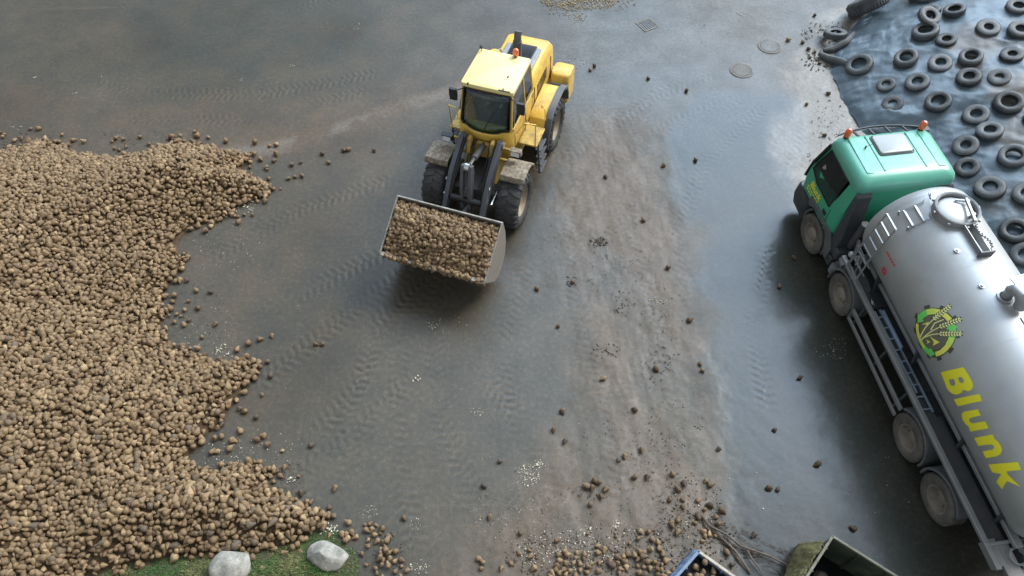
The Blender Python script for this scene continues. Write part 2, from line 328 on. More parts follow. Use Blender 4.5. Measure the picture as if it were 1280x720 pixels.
# tyre tracks pressed into the mud film
def track(pts, wd=.52, pitch=.20, amp=.0048, style=1, m=.20):
    global z, mu, we
    P = GP(pts); L0 = 0.
    bu = np.full(px.size, 1e9); bv = np.zeros(px.size); bl = np.zeros(px.size)
    for i in range(len(P) - 1):
        a, b = P[i], P[i + 1]; e = b - a; L_ = np.hypot(*e); e = e / L_
        wx, wy = px - a[0], py - a[1]; t = np.clip(wx * e[0] + wy * e[1], 0, L_); cx, cy = wx - t * e[0], wy - t * e[1]
        d = np.hypot(cx, cy); s_ = np.sign(e[0] * cy - e[1] * cx); k = d < bu
        bu = np.where(k, d, bu); bv = np.where(k, s_ * d, bv); bl = np.where(k, L0 + t, bl); L0 += L_
    sel = bu < wd * .75
    v = bv[sel] / (wd / 2); u = bl[sel]
    band = 1 - sstep(.85, 1.15, np.abs(v)); end = sstep(0, .5, u) * (1 - sstep(L0 - .5, L0, u))
    ph = 2 * np.pi * u / pitch + style * np.abs(v) * 2.6 + np.where(v > 0, np.pi, 0) * (style != 0)
    nz = sstep(.24, .5, fbm(px[sel], py[sel], .9, 3, 50)); bars = sstep(-.1, .35, np.sin(ph)); k = band * end * nz
    z[sel] += k * (amp * (bars - .6)); mu[sel] += k * m * (bars - .4); we[sel] += k * .35 * (.55 - bars)
TR = [([(300, 500), (400, 420), (520, 330), (560, 290)], .55), ([(330, 390), (450, 330), (540, 290)], .55), ([(440, 640), (430, 520), (470, 420), (560, 320)], .55),
      ([(520, 700), (490, 560), (500, 430), (580, 320)], .55), ([(380, 560), (455, 470), (470, 400), (590, 300)], .5), ([(250, 330), (380, 260), (500, 220)], .5),
      ([(600, 640), (545, 520), (540, 400)], .5), ([(700, 200), (820, 118), (900, 90)], .5), ([(740, 215), (850, 150), (930, 120)], .5), ([(640, 560), (620, 440), (660, 320)], .5),
      ([(860, 420), (850, 290), (880, 200), (960, 130)], .45), ([(1010, 225), (1045, 150), (1040, 95)], .45), ([(985, 215), (1015, 150), (1010, 90)], .45), ([(960, 300), (940, 400), (960, 520)], .45),
      ([(370, 12), (420, -5), (500, -20)], .6), ([(60, 95), (180, 118), (330, 118), (480, 90)], .55), ([(20, 15), (120, 12), (200, -10)], .6), ([(150, 150), (320, 150), (470, 110)], .5),
      ([(780, 640), (760, 500), (720, 380), (715, 260)], .5), ([(850, 560), (820, 430), (790, 300), (780, 230)], .5), ([(330, 620), (420, 560), (520, 470)], .5), ([(700, 660), (660, 540), (600, 470)], .5)]
for i_, (p_, w_) in enumerate(TR): track(p_, w_, style=(1 if i_ % 2 else -1))
def strip(pts, wd, soft=.25):
    P = GP(pts); d = np.full(px.size, 1e9)
    for i in range(len(P) - 1):
        a, b = P[i], P[i + 1]; e = b - a; L2 = e @ e; t = np.clip(((px - a[0]) * e[0] + (py - a[1]) * e[1]) / L2, 0, 1); d = np.minimum(d, np.hypot(px - a[0] - t * e[0], py - a[1] - t * e[1]))
    return 1 - sstep(wd / 2 - soft, wd / 2 + soft, d + wob * .15)
s1 = strip([(285, 192), (340, 186), (400, 168), (480, 140), (585, 108)], .55); pa += .30 * s1 * sstep(.25, .6, fbm(px, py, .5, 4, 160)); mu += .75 * s1; we -= .2 * s1; z += .012 * s1
s2 = strip([(880, 640), (900, 520), (885, 400), (858, 300), (838, 200)], .25, .25) * sstep(.35, .6, fbm(px, py, .8, 3, 140)); mu += .3 * s2; z += .010 * s2
s3 = .3 * strip([(720, 215), (735, 330), (760, 440), (800, 560), (830, 640)], .7, .3); pa += .12 * s3
mud[near] = np.clip(mu, 0, 1.1); pale[near] = np.clip(pa, 0, 1); wet[near] = np.clip(we, 0, 1); Z[near] = z * sstep(-1, 0, py) * (1 - sstep(25, 26, py))
gm = bpy.data.materials.new('wet_muddy_concrete'); gm.use_nodes = True; t = gm.node_tree; N = t.nodes; K = t.links; b = N['Principled BSDF']
def attr(n): a = N.new('ShaderNodeAttribute'); a.attribute_name = n; return a.outputs['Fac']
def mathn(op, a, b_, cl_=False):
    m_ = N.new('ShaderNodeMath'); m_.operation = op; m_.use_clamp = cl_
    for i, q in enumerate((a, b_)):
        if isinstance(q, (int, float)): m_.inputs[i].default_value = q
        else: K.new(q, m_.inputs[i])
    return m_.outputs[0]
def mixn(f, a, b_):
    m_ = N.new('ShaderNodeMix'); m_.data_type = 'RGBA'
    for i, q in ((0, f), (6, a), (7, b_)):
        if isinstance(q, tuple): m_.inputs[i].default_value = (*q, 1)
        elif isinstance(q, float): m_.inputs[i].default_value = q
        else: K.new(q, m_.inputs[i])
    return m_.outputs[2]
tc = N.new('ShaderNodeTexCoord')
def nz(s, d=6, r=.6):
    n_ = N.new('ShaderNodeTexNoise'); n_.inputs['Scale'].default_value = s; n_.inputs['Detail'].default_value = d; n_.inputs['Roughness'].default_value = r; K.new(tc.outputs['Object'], n_.inputs['Vector']); return n_.outputs['Fac']
f1 = nz(.9, 8, .62); f2 = nz(9, 6, .7); f3 = nz(60, 3)
def mr(x, a, b_, c, d):
    m_ = N.new('ShaderNodeMapRange'); K.new(x, m_.inputs[0])
    for i, q in enumerate((a, b_, c, d)): m_.inputs[i + 1].default_value = q
    return m_.outputs[0]
mudf = mathn('ADD', attr('mud'), mr(f2, .35, .65, -.13, .13)); mudf = mathn('ADD', mudf, mr(f1, .35, .65, -.15, .15), True)
base = mixn(mudf, (.058, .061, .050), (.098, .073, .048))
base = mixn(mathn('ADD', attr('pale'), mr(f2, .35, .7, -.12, .12), True), base, (.23, .22, .195))
sc_ = N.new('ShaderNodeVectorMath'); sc_.operation = 'SCALE'; K.new(base, sc_.inputs[0]); K.new(mathn('MULTIPLY', mathn('MULTIPLY', mr(f3, .3, .7, .78, 1.22), mr(f2, .3, .7, .86, 1.14)), mathn('MULTIPLY', mr(f1, .3, .7, .84, 1.16), mr(attr('wet'), 0, 1, 1.10, .70))), sc_.inputs['Scale']); K.new(sc_.outputs[0], b.inputs['Base Color'])
wetf = mathn('ADD', attr('wet'), mr(f1, .35, .65, -.2, .2), True)
K.new(mr(wetf, 0, 1, .52, .20), b.inputs['Roughness'])
b.inputs['Specular IOR Level'].default_value = .5
bp = N.new('ShaderNodeBump'); bp.inputs['Distance'].default_value = .012; K.new(mathn('ADD', f2, mathn('MULTIPLY', f3, .5)), bp.inputs['Height']); K.new(mr(wetf, 0, 1, .55, .12), bp.inputs['Strength']); K.new(bp.outputs[0], b.inputs['Normal'])
ground = npmesh('ground', np.stack([gx, gy, Z], 1), gridfaces(len(xs), len(ys)), [gm], attrs={'mud': mud, 'pale': pale, 'wet': wet}); tag(ground, kind='structure')

# ================================================================== COVERED SILAGE CLAMP
toe = GP([(1150, -40), (1110, -6), (1062, 36), (1044, 62), (1038, 90), (1050, 118), (1062, 142), (1078, 165)])
toe = [tuple(p) for p in toe] + [(11.0, 15.5), (11.55, 12.5), (11.9, 9), (12.2, 4), (12.4, -2)]
toe = np.array(sorted(toe, key=lambda p: -p[1]))
def toex(y): return np.interp(y, toe[::-1, 1], toe[::-1, 0])
YTOP = toe[0, 1]
def hclamp(x, y):
    s_ = np.asarray(x) - toex(y); s_ = np.where(s_ > 0, s_, 0)
    yy = np.asarray(y); ed = np.clip((YTOP + .2 - yy) * 1.2, 0, 3)       # falls away at the far end
    h = 2.5 * (1 - np.exp(-s_ * .62 / 2.5)) ; h = np.minimum(h, 2.5 * (1 - np.exp(-ed * .8)) + .02)
    return h + .16 * (fbm(x, yy, 2.2, 3, 60) - .5) * np.clip(s_, 0, 1)
tt_ = np.linspace(YTOP, -2, 420); ss_ = np.concatenate([np.linspace(0, 1.6, 54), np.linspace(1.65, 9, 130), np.linspace(9.3, 16, 20)])
TY, TS = np.meshgrid(tt_, ss_, indexing='ij'); TX = toex(TY) + TS + .16 * (fbm(TY, TS * 0, .5, 3, 70) - .5) * (1 - np.clip(TS, 0, 1))
TZ = hclamp(TX, TY) + .025
wr = np.exp(-TS / 1.1)
TZ += wr * .30 * (fbm(TY * 3.2, TS * .45, 1., 4, 71) - .4) * np.clip(TS * 5, .15, 1) + -.11 * np.abs(fbm(TX * .6 + TY * .9, TY * .35 - TX * .5, .9, 4, 75) - .5) * 2 + .05 * (fbm(TX * 2.4 - TY * .8, TY * .5 + TX * .4, .7, 4, 78) - .5) + .016 * (fbm(TX, TY, .25, 3, 77) - .5)
tm = bpy.data.materials.new('silage_sheet'); tm.use_nodes = True; t = tm.node_tree; N = t.nodes; K = t.links; b = N['Principled BSDF']; tc = N.new('ShaderNodeTexCoord')
f1 = nz(.7, 8, .65); f2 = nz(5, 8, .7)
base = mixn(mr(f1, .35, .65, 0, 1), (.062, .095, .12), (.125, .175, .21)); base = mixn(mr(f2, .56, .75, 0, .45), base, (.24, .24, .22))
a_ = attr('dirt'); base = mixn(a_, base, (.135, .12, .10))
K.new(base, b.inputs['Base Color']); K.new(mr(f2, .3, .7, .2, .42), b.inputs['Roughness'])
bp = N.new('ShaderNodeBump'); bp.inputs['Distance'].default_value = .03; bp.inputs['Strength'].default_value = .35; K.new(f2, bp.inputs['Height']); K.new(bp.outputs[0], b.inputs['Normal'])
def hit(u, v, hf, z0=0):
    zz = z0
    for _ in range(40): g = G(u, v, zz); zz = .5 * zz + .5 * float(hf(g[0], g[1]))
    return g[0], g[1], zz
dirt = np.zeros(TX.shape)
for (u, v, r_, a) in [(1218, 52, .9, .9), (1272, 112, .8, .9), (1272, 168, .7, .8), (1212, 80, .45, .9), (1208, 45, .5, .7), (1232, 96, .5, .5), (1262, 60, .6, .4), (1200, 62, .5, .5), (1255, 250, .6, .4)]:
    c_ = hit(u, v, hclamp); dirt = np.maximum(dirt, a * sstep(.25, .75, np.exp(-((TX - c_[0]) ** 2 + (TY - c_[1]) ** 2) / r_ ** 2) * (.45 + 1.1 * fbm(TX, TY, .35, 4, 80))))
sheet = npmesh('silage_sheet', np.stack([TX.ravel(), TY.ravel(), TZ.ravel()], 1), gridfaces(len(tt_), len(ss_)), [tm], attrs={'dirt': dirt.ravel()})
tag(sheet, 'wrinkled blue-grey plastic sheet covering the silage heap under the old tyres', 'silage sheet')

# --- tyre of the weights on the sheet
def tyre_mesh(r=.33, w_=.2, ri=.19):
    m = MB(); h = w_ / 2; prof = [(ri, -h * .72), (ri + .015, -h * .86), (ri + (r - ri) * .45, -h), (r - .035, -h * .92), (r - .008, -h * .72), (r, -h * .35), (r, h * .35), (r - .008, h * .72), (r - .035, h * .92), (ri + (r - ri) * .45, h), (ri + .015, h * .86), (ri, h * .72), (ri + .03, h * .55), (r - .03, h * .45), (r - .03, -h * .45), (ri + .03, -h * .55)]
    m.lathe(prof, 36, 'z', closed=True)
    for k in range(40):                           # tread blocks
        a = 2 * math.pi * k / 40; rm = Matrix.Rotation(a, 4, 'Z')
        for sy in (-1, 1): m.add([rm @ Vector((r - .004 + q[0], q[1], q[2] + sy * h * .38)) for q in [(0, -.016, -.03), (.012, -.016, -.03), (.012, .012, -.03), (0, .012, -.03), (0, -.012, .03), (.012, -.012, .03), (.012, .016, .03), (0, .016, .03)]], [(0, 1, 2, 3), (7, 6, 5, 4), (0, 4, 5, 1), (1, 5, 6, 2), (2, 6, 7, 3), (3, 7, 4, 0)])
    return m
T_A = tyre_mesh(.33, .19, .155); T_B = tyre_mesh(.33, .24, .185); T_C = tyre_mesh(.33, .16, .14)
TY_ = [ # pixel x, y, width, type, label
 (1107,107,24,0,'small dark tyre lowest on the sheet slope, nearest the wrinkled edge'),
 (1115,131,27,2,'thin small tyre on the sheet just above the cab roof left beacon'),
 (1132,76,31,1,'tyre holding a glinting puddle, left end of the middle row on sheet'),
 (1146,105,31,0,'tyre between the puddle tyre and the cab on the sheet'),
 (1174,81,31,0,'tyre with closed dark centre left of the dirt-filled crumpled tyre'),
 (1172,130,33,1,'round open tyre on the sheet just above the right cab beacon'),
 (1162,15,28,0,'left tyre of the side by side pair near the top edge of sheet'),
 (1192,16,28,1,'right tyre of the side by side pair near the top edge of sheet'),
 (1156,43,34,1,'wide tyre with a narrower tyre stacked behind it on the upper sheet'),
 (1182,52,26,0,'small tyre just right of the two stacked tyres on the upper sheet'),
 (1234,37,31,2,'tyre beside the brown dirt stain on the upper sheet'),
 (1271,11,30,0,'tyre in the top right corner of the sheet'),
 (1274,40,32,0,'tyre at the right frame edge below the top corner tyre'),
 (1264,70,29,2,'pale rimmed tyre right of the brown dirt stain'),
 (1210,99,31,0,'tyre lying directly below the dirt-filled crumpled tyre'),
 (1248,98,28,2,'flat pale tyre sunk in the sheet right of the dirt-filled tyre'),
 (1259,132,37,1,'largest tyre beside the mud splash at the right of the sheet'),
 (1219,145,33,0,'dark open tyre directly above the closed round tyre right of the cab'),
 (1236,166,33,0,'upright-looking pale walled tyre below the dark open tyre'),
 (1206,184,33,2,'shallow tyre just right of the cab roof edge'),
 (1208,211,31,0,'dark tyre touching the back corner of the cab roof in view'),
 (1265,198,37,1,'big tyre at the right frame edge level with the cab roof'),
 (1236,237,39,0,'dark tyre between the tank manhole and the right frame edge'),
 (1284,245,38,0,'tyre cut by the right frame edge beside the tank manhole'),
 (1267,291,38,1,'tyre right of the tank, lowest whole one on the sheet'),
 (1281,320,38,0,'tyre cut by the right frame edge at the bottom of the sheet'),
 (1074,84,36,1,'big tyre lying on the wrinkled edge of the sheet'),
 (1112,-3,24,0,'tyre half out of the top edge beyond the leaning tractor tyre'),
 (1212,75,30,1,'crumpled tyre filled with brown dirt on the sheet'),
 (1296,150,34,0,'tyre just outside the right edge of the view'),
]
def normal_at(hf, x, y, e=.12):
    return Vector((-(float(hf(x + e, y)) - float(hf(x - e, y))) / (2 * e), -(float(hf(x, y + e)) - float(hf(x, y - e))) / (2 * e), 1)).normalized()
tyres = []
protos = [None, None, None]
for i, (u, v, wp, ty, lb) in enumerate(TY_):
    x, y, zz = hit(u, v, hclamp); d = math.sqrt((x) ** 2 + y ** 2 + (CAMH - zz) ** 2); dep = _c * y + _s * (CAMH - zz); dia = wp * dep / FPX
    if protos[ty] is None: o = (T_A, T_B, T_C)[ty].build('tyre', M['rubber_old'], ang=50); protos[ty] = o
    else: o = protos[ty].copy(); col.objects.link(o)
    s_ = dia / .68 * .92; nrm = (normal_at(hclamp, x, y) + Vector((random.uniform(-.1, .1), random.uniform(-.1, .1), 0))).normalized()
    q = nrm.to_track_quat('Z', 'Y') @ Euler((0, 0, random.uniform(0, 6))).to_quaternion()
    o.rotation_mode = 'QUATERNION'; o.rotation_quaternion = q; zs = min(s_, 1.1) * random.uniform(.72, .95)
    o.scale = (s_, s_ * random.uniform(.96, 1.02), zs); hh = (.10, .135, .085)[ty] * zs
    o.location = Vector((x, y, zz + .03)) + nrm * (hh - .045)
    tag(o, lb, 'tyre', 'old tyres weighting the silage sheet')
# stacked behind, leaning one and big tractor tyre
def put_tyre(ty, loc, sc_, rot, lb):
    o = protos[ty].copy(); col.objects.link(o); o.rotation_mode = 'XYZ'; o.rotation_euler = rot; o.location = loc; o.scale = (sc_,) * 3 if not hasattr(sc_, '__len__') else sc_; tag(o, lb, 'tyre', 'old tyres weighting the silage sheet'); return o
x, y, zz = hit(1158, 33, hclamp); put_tyre(0, (x, y + .12, zz + .28), 1.05, (R(18), 0, .4), 'narrow tyre stacked behind the wide tyre on the upper sheet')
x, y, zz = hit(1041, 50, hclamp); put_tyre(0, (x, y, .24), 1.12, (R(-10), R(14), 1.), 'tyre with a white scrap inside, lying at the toe of the sheet')
x, y, zz = hit(1157, -6, hclamp); put_tyre(1, (x, y, zz + .2), 1.9, (R(10), R(-15), 0), 'very large tyre cut by the top frame edge on the sheet')
x, y, zz = hit(1081, 22, hclamp); tt = put_tyre(1, (x - .1, y, .62), (2.0, 2.0, 2.1), (0, 0, 0), 'big worn tractor tyre leaning on its side at the sheet corner')
tt.rotation_mode = 'QUATERNION'; tt.rotation_quaternion = Vector((-.42, .60, .68)).to_track_quat('Z', 'Y')
x, y, zz = hit(1088, 6, hclamp); put_tyre(0, (x, y + .1, .28), 1.1, (R(16), R(8), .3), 'tyre lying behind the leaning tractor tyre at the sheet corner')
sx, sy = G(1041, 47); m = MB(); m.loft([[(sx + .1 * math.cos(a) * (1 - .2 * k) * (1 + .3 * math.sin(3 * a)), sy + .08 * math.sin(a) * (1 - .2 * k), .12 + .04 * k + .02 * math.sin(2 * a)) for a in np.linspace(0, 2 * math.pi, 14)[:-1]] for k in range(3)])
tag(m.build('plastic_scrap', M['pale']), 'crumpled white plastic scrap lying inside the tyre at the sheet toe', 'plastic scrap')
for (pts, lb) in (([(1028, 66), (1040, 64), (1056, 56), (1066, 44)], 'curved black rubber strip lying below the tyre with white scrap'), ([(1022, 70), (1034, 76), (1050, 80), (1062, 84)], 'curved black rubber strip running from loose beets to big tyre')):
    P = [hit(u, v, hclamp) for u, v in pts]; m = MB(); P = [Vector(p) + Vector((0, 0, .10)) for p in P]
    F_ = []
    for i in range(13): tq = i / 12 * 3; k = min(int(tq), 2); F_.append(P[k].lerp(P[k + 1], tq - k))
    m.tube(F_, [.05 + .07 * math.sin(math.pi * i / 12) ** .5 for i in range(13)], 10); o = m.build('rubber_strip', M['rubber_old'])
    tag(o, lb, 'rubber strip')

# ================================================================== SUGAR BEETS
def beet_variant(k):
    r_ = np.random.default_rng(100 + k); nr, ns = 7, 9; V = []
    L_ = r_.uniform(1.25, 1.75); 
    for i in range(nr + 1):
        t_ = i / nr; rad = math.sin(math.pi * min(t_ * 1.15 + .03, 1) ** .78) ** .8 if t_ < .82 else None
        prof = np.interp(t_, [0, .07, .2, .38, .6, .8, .93, 1], [.30, .74, 1., .96, .70, .42, .20, .06])
        for j in range(ns):
            a = 2 * math.pi * j / ns; q = prof * (1 + .11 * math.sin(2 * a + k) + .08 * math.sin(3 * a + 2 * k + i) + r_.uniform(-.07, .07))
            V.append((q * math.cos(a), q * math.sin(a) * r_.uniform(.93, 1.0), (t_ - .42) * L_ * 1.65))
    V.append((0, 0, -.42 * 1.65 * L_ - .06)); V.append((0, 0, .58 * 1.65 * L_ + .05))
    F = []
    for i in range(nr):
        for j in range(ns): j2 = (j + 1) % ns; F.append((i * ns + j, i * ns + j2, (i + 1) * ns + j2, (i + 1) * ns + j))
    n0 = (nr + 1) * ns
    for j in range(ns): j2 = (j + 1) % ns; F.append((n0, j2, j, j)); F.append((n0 + 1, nr * ns + j, nr * ns + j2, nr * ns + j2))
    return np.array(V) * .5, F      # radius .5 wide
BV = [beet_variant(k) for k in range(8)]
beet_me = []
for k, (V, F) in enumerate(BV):
    me = bpy.data.meshes.new('sugar_beet'); me.from_pydata(V.tolist(), [], [tuple(dict.fromkeys(f)) for f in F]); me.materials.append(M['beet']); me.shade_smooth(); beet_me.append(me)
beet_mud = []
for me in beet_me: m2 = me.copy(); m2.materials[0] = M['beet_muddy']; beet_mud.append(m2)
beet_count = 0
def rotm(n):
    q = rng.normal(size=(n, 4)); q /= np.linalg.norm(q, axis=1)[:, None]; w_, x, y, z_ = q.T
    return np.stack([1 - 2 * (y * y + z_ * z_), 2 * (x * y - z_ * w_), 2 * (x * z_ + y * w_), 2 * (x * y + z_ * w_), 1 - 2 * (x * x + z_ * z_), 2 * (y * z_ - x * w_), 2 * (x * z_ - y * w_), 2 * (y * z_ + x * w_), 1 - 2 * (x * x + y * y)], 1).reshape(n, 3, 3)
def lying(n):                       # axis roughly horizontal
    a = rng.uniform(0, 2 * np.pi, n); tl = rng.normal(0, .28, n); d = np.stack([np.cos(a) * np.cos(tl), np.sin(a) * np.cos(tl), np.sin(tl)], 1)
    up = np.tile([0, 0, 1.], (n, 1)); x = np.cross(up, d); x /= np.linalg.norm(x, axis=1)[:, None]; y = np.cross(d, x)
    return np.stack([x, y, d], 2)
def beet_single(p, size, Rm, lb, grp, muddy=False):
    global beet_count
    o = bpy.data.objects.new('sugar_beet', (beet_mud if muddy else beet_me)[beet_count % 8]); beet_count += 1; col.objects.link(o)
    mt = Matrix(Rm.tolist()).to_4x4() @ Matrix.Scale(size, 4); mt.translation = Vector(p); o.matrix_world = mt
    tag(o, lb, 'sugar beet', grp); return o
def beet_mass(name, P, S, Rm, lb, base=None, parent=None):
    Vs = []; Fs = []; T = []; n0 = 0; var = rng.integers(0, 8, len(P)); mi = []
    for k in range(8):
        idx = np.nonzero(var == k)[0]
        if not len(idx): continue
        V, F = BV[k]; F = np.array([f if len(set(f)) == 4 else (f[0], f[1], f[2], f[2]) for f in F])
        W = np.einsum('nij,vj->nvi', Rm[idx] * S[idx][:, None, None], V) + P[idx][:, None, :]
        Vs.append(W.reshape(-1, 3)); Fs.append((F[None] + (np.arange(len(idx)) * len(V))[:, None, None] + n0).reshape(-1, 4)); n0 += len(idx) * len(V)
        T.append(np.repeat(rng.beta(2.2, 2.2, len(idx)), len(V)))
    V = np.concatenate(Vs); F = np.concatenate(Fs); Tn = np.concatenate(T); mi = np.zeros(len(F), int)
    if base is not None: bv, bf = base; F = np.concatenate([F, bf + len(V)]); V = np.concatenate([V, bv]); Tn = np.concatenate([Tn, np.zeros(len(bv))]); mi = np.concatenate([mi, np.ones(len(bf), int)])
    # end caps are triangles stored as quads with a doubled corner: rebuild them as true triangles
    tri = F[:, 2] == F[:, 3]; k4 = F[~tri]; k3 = F[tri][:, :3]
    me = bpy.data.meshes.new(name); me.vertices.add(len(V)); me.vertices.foreach_set('co', V.astype(np.float32).ravel())
    li = np.concatenate([k4.ravel(), k3.ravel()]).astype(np.int32); tot = np.concatenate([np.full(len(k4), 4), np.full(len(k3), 3)]).astype(np.int32)
    me.loops.add(len(li)); me.loops.foreach_set('vertex_index', li); me.polygons.add(len(tot)); me.polygons.foreach_set('loop_start', np.concatenate([[0], np.cumsum(tot)[:-1]]).astype(np.int32)); me.polygons.foreach_set('loop_total', tot)
    me.polygons.foreach_set('material_index', np.concatenate([mi[~tri], mi[tri]]).astype(np.int32)); me.update(calc_edges=True)
    me.materials.append(M['beet_heap']); me.materials.append(M['pile_soil']); me.shade_smooth()
    a = me.attributes.new('tone', 'FLOAT', 'POINT'); a.data.foreach_set('value', Tn.astype(np.float32))
    o = bpy.data.objects.new(name, me); col.objects.link(o); tag(o, lb, 'sugar beets', kind='stuff'); return o
# --- the big pile: outline of its foot on the yard
PILE = [(-60, 200), (0, 190), (30, 186), (50, 176), (75, 184), (112, 192), (150, 199), (185, 191), (215, 181), (250, 182), (290, 188), (326, 193), (312, 204), (305, 214), (330, 226), (343, 238), (325, 250), (295, 262), (285, 275), (250, 278), (238, 290), (226, 306), (235, 330), (222, 352), (205, 370), (212, 395), (205, 408), (220, 430), (248, 446), (270, 454), (300, 450), (328, 446), (322, 470), (305, 492), (290, 512), (275, 532), (258, 552), (240, 570), (244, 578), (262, 586), (280, 587), (300, 574), (328, 572), (338, 595), (345, 612), (385, 628), (408, 648), (415, 662), (395, 668), (372, 680), (330, 690), (300, 692), (240, 697), (190, 706), (140, 716), (60, 740), (-60, 800), (-260, 900)]
PP = [tuple(p) for p in GP(PILE)] + [(-20, -1.5), (-25, 8), (-25, 22)]
PP = np.array(PP)
def hpile(x, y, fast=False):
    d = sdist(x, y, PP); dd = np.clip(d, 0, None); big = fbm(x, y, 3.4, 2, 90)
    h = 1.75 * (1 - np.exp(-dd * .60 / 1.75)); h = h * (.55 + .90 * big) + .26 * (fbm(x, y, 1.1, 3, 95) - .5) * np.clip(dd * 1.2, 0, 1)
    return np.where(d > 0, h, 0), d
sp = .108; bx_, by_ = np.meshgrid(np.arange(-21, -2.5, sp), np.arange(.5, 20, sp * .9), indexing='ij'); bx_ = bx_ + (np.arange(bx_.shape[1]) % 2) * sp / 2
bx_ = bx_.ravel() + rng.normal(0, .024, bx_.size); by_ = by_.ravel() + rng.normal(0, .024, by_.size)
h_, d_ = hpile(bx_, by_)
edge = (rng.random(bx_.size) < .05 * (d_ > -.6)) | (rng.random(bx_.size) < sstep(-.12, .18, d_ + .45 * (fbm(bx_, by_, .5, 2, 99) - .5)))
# inside the view, with a margin for a step aside
def proj(P):
    X, Y, Zz = P[:, 0], P[:, 1], P[:, 2] - CAMH; f_ = _c * Y - _s * Zz; x_ = X; y_ = _s * Y + _c * Zz; x2 = cr * x_ + sr * y_; y2 = -sr * x_ + cr * y_
    return 640 + FPX * x2 / f_, 360 - FPX * y2 / f_, f_
u_, v_, f_ = proj(np.stack([bx_, by_, h_], 1))
k = edge & (u_ > -190) & (v_ < 800) & (d_ > -.6) & (rng.random(bx_.size) < .97)
bx_, by_, h_, d_ = bx_[k], by_[k], h_[k], d_[k]
S = np.clip(rng.normal(.128, .026, len(bx_)), .07, .19)
P = np.stack([bx_, by_, h_ + .030 + rng.uniform(-.025, .035, len(bx_)) * np.clip(d_ * 3, .1, 1) + S * .12], 1)
P[:, 2] = np.maximum(P[:, 2], S * .42)
Rm = np.where((rng.random(len(S)) < .7)[:, None, None], lying(len(S)), rotm(len(S)))
# loose spill fans: denser little heaps lying on the yard
extraP = []
def fan(cx, cy, rx, ry, n, hgt=0.):
    for _ in range(n):
        a = rng.uniform(0, 2 * math.pi); q = rng.random() ** .6; u = cx + rx * q * math.cos(a); v = cy + ry * q * math.sin(a); g = G(u, v); extraP.append((g[0], g[1], hgt * (1 - q) * rng.random()))
fan(478, 695, 26, 28, 46, .12); fan(462, 662, 16, 9, 9); fan(440, 672, 14, 8, 8); fan(505, 712, 12, 14, 6)
fan(806, 692, 30, 30, 40, .08); fan(715, 704, 30, 16, 36, .08); fan(770, 705, 40, 14, 14); fan(690, 715, 20, 8, 8); fan(822, 712, 26, 14, 22, .08); fan(888, 672, 15, 10, 9); fan(860, 650, 40, 28, 9); fan(740, 690, 60, 26, 10); fan(660, 700, 30, 20, 5); fan(610, 705, 40, 14, 5); fan(875, 706, 12, 9, 6); fan(20, 178, 24, 12, 12); fan(150, 180, 16, 9, 5)
fan(262, 450, 14, 8, 6); fan(225, 382, 14, 18, 9); fan(290, 268, 30, 8, 7); fan(345, 590, 12, 16, 7)
E_ = np.array(extraP); SE = np.clip(rng.normal(.108, .018, len(E_)), .075, .15); E_[:, 2] += SE * .42
# keep them apart
keep = []
for i in range(len(E_)):
    if all(np.hypot(*(E_[i, :2] - E_[j, :2])) > .078 or abs(E_[i, 2] - E_[j, 2]) > .1 for j in keep): keep.append(i)
E_ = E_[keep]; SE = SE[keep]; RE = lying(len(E_)); 
REG = [
 ('on the wet yard between the pile tip and the bucket', [(343, 202), (333, 210), (365, 207), (376, 204), (369, 222), (378, 221), (411, 204), (403, 193), (430, 189), (436, 188), (468, 189)]),
 ('near the upper left edge of the pile', [(39, 162), (187, 181), (6, 192), (28, 174), (2, 167), (217, 176), (176, 172)]),
 ('beside the notch in the middle of the pile edge', [(246, 364), (264, 366), (270, 406), (237, 401), (275, 450), (234, 352), (248, 386)]),
 ('off the pointed middle lobe of the pile', [(335, 453), (339, 470), (328, 494), (321, 522), (278, 531), (300, 512)]),
 ('by the lower lobe of the pile above the grass', [(347, 589), (377, 617), (390, 557), (412, 635), (418, 646), (486, 671), (505, 648)]),
 ('on the dark wet yard left of the bucket shadow', [(403, 431), (395, 431)]),
 ('on the wet yard below the loader', [(625, 577), (605, 608), (612, 647), (651, 667), (703, 515), (692, 538), (706, 552), (698, 408), (671, 362)]),
 ('in the small group right of the pale chip patch', [(733, 608), (740, 610), (748, 603), (751, 621), (738, 631), (744, 602), (757, 612)]),
 ('on the brown mud strip', [(781, 571), (773, 576), (802, 563), (793, 597), (809, 597), (793, 513), (754, 474), (835, 335), (716, 353), (804, 276), (820, 462)]),
 ('at the lower right edge of the brown mud', [(840, 593), (855, 605), (847, 612), (853, 625), (887, 632), (837, 625), (882, 602), (888, 607), (873, 647), (840, 658), (902, 639), (853, 634)]),
 ('along the border of brown mud and blue-wet yard', [(862, 401), (878, 464), (875, 456), (898, 562), (872, 646)]),
 ('on the yard near the bottom between mud and open container', [(942, 669), (1066, 661), (961, 611), (972, 612), (908, 691), (915, 706)]),
 ('on the yard beside the tank truck', [(974, 359), (992, 323), (968, 538), (1021, 581), (999, 473)]),
 ('behind the loader near the top', [(810, 99), (858, 114), (743, 83), (738, 88), (829, 208), (757, 222), (869, 201)]),
 ('near the toe of the silage sheet', [(985, 51), (1003, 54), (1010, 62), (1012, 73), (1024, 80), (1018, 20), (1008, 131), (1035, 118), (1030, 170), (1018, 66)]),
]
ORD = ['first', 'second', 'third', 'fourth', 'fifth', 'sixth', 'seventh', 'eighth', 'ninth', 'tenth', 'eleventh', 'twelfth']
n_hand = 0
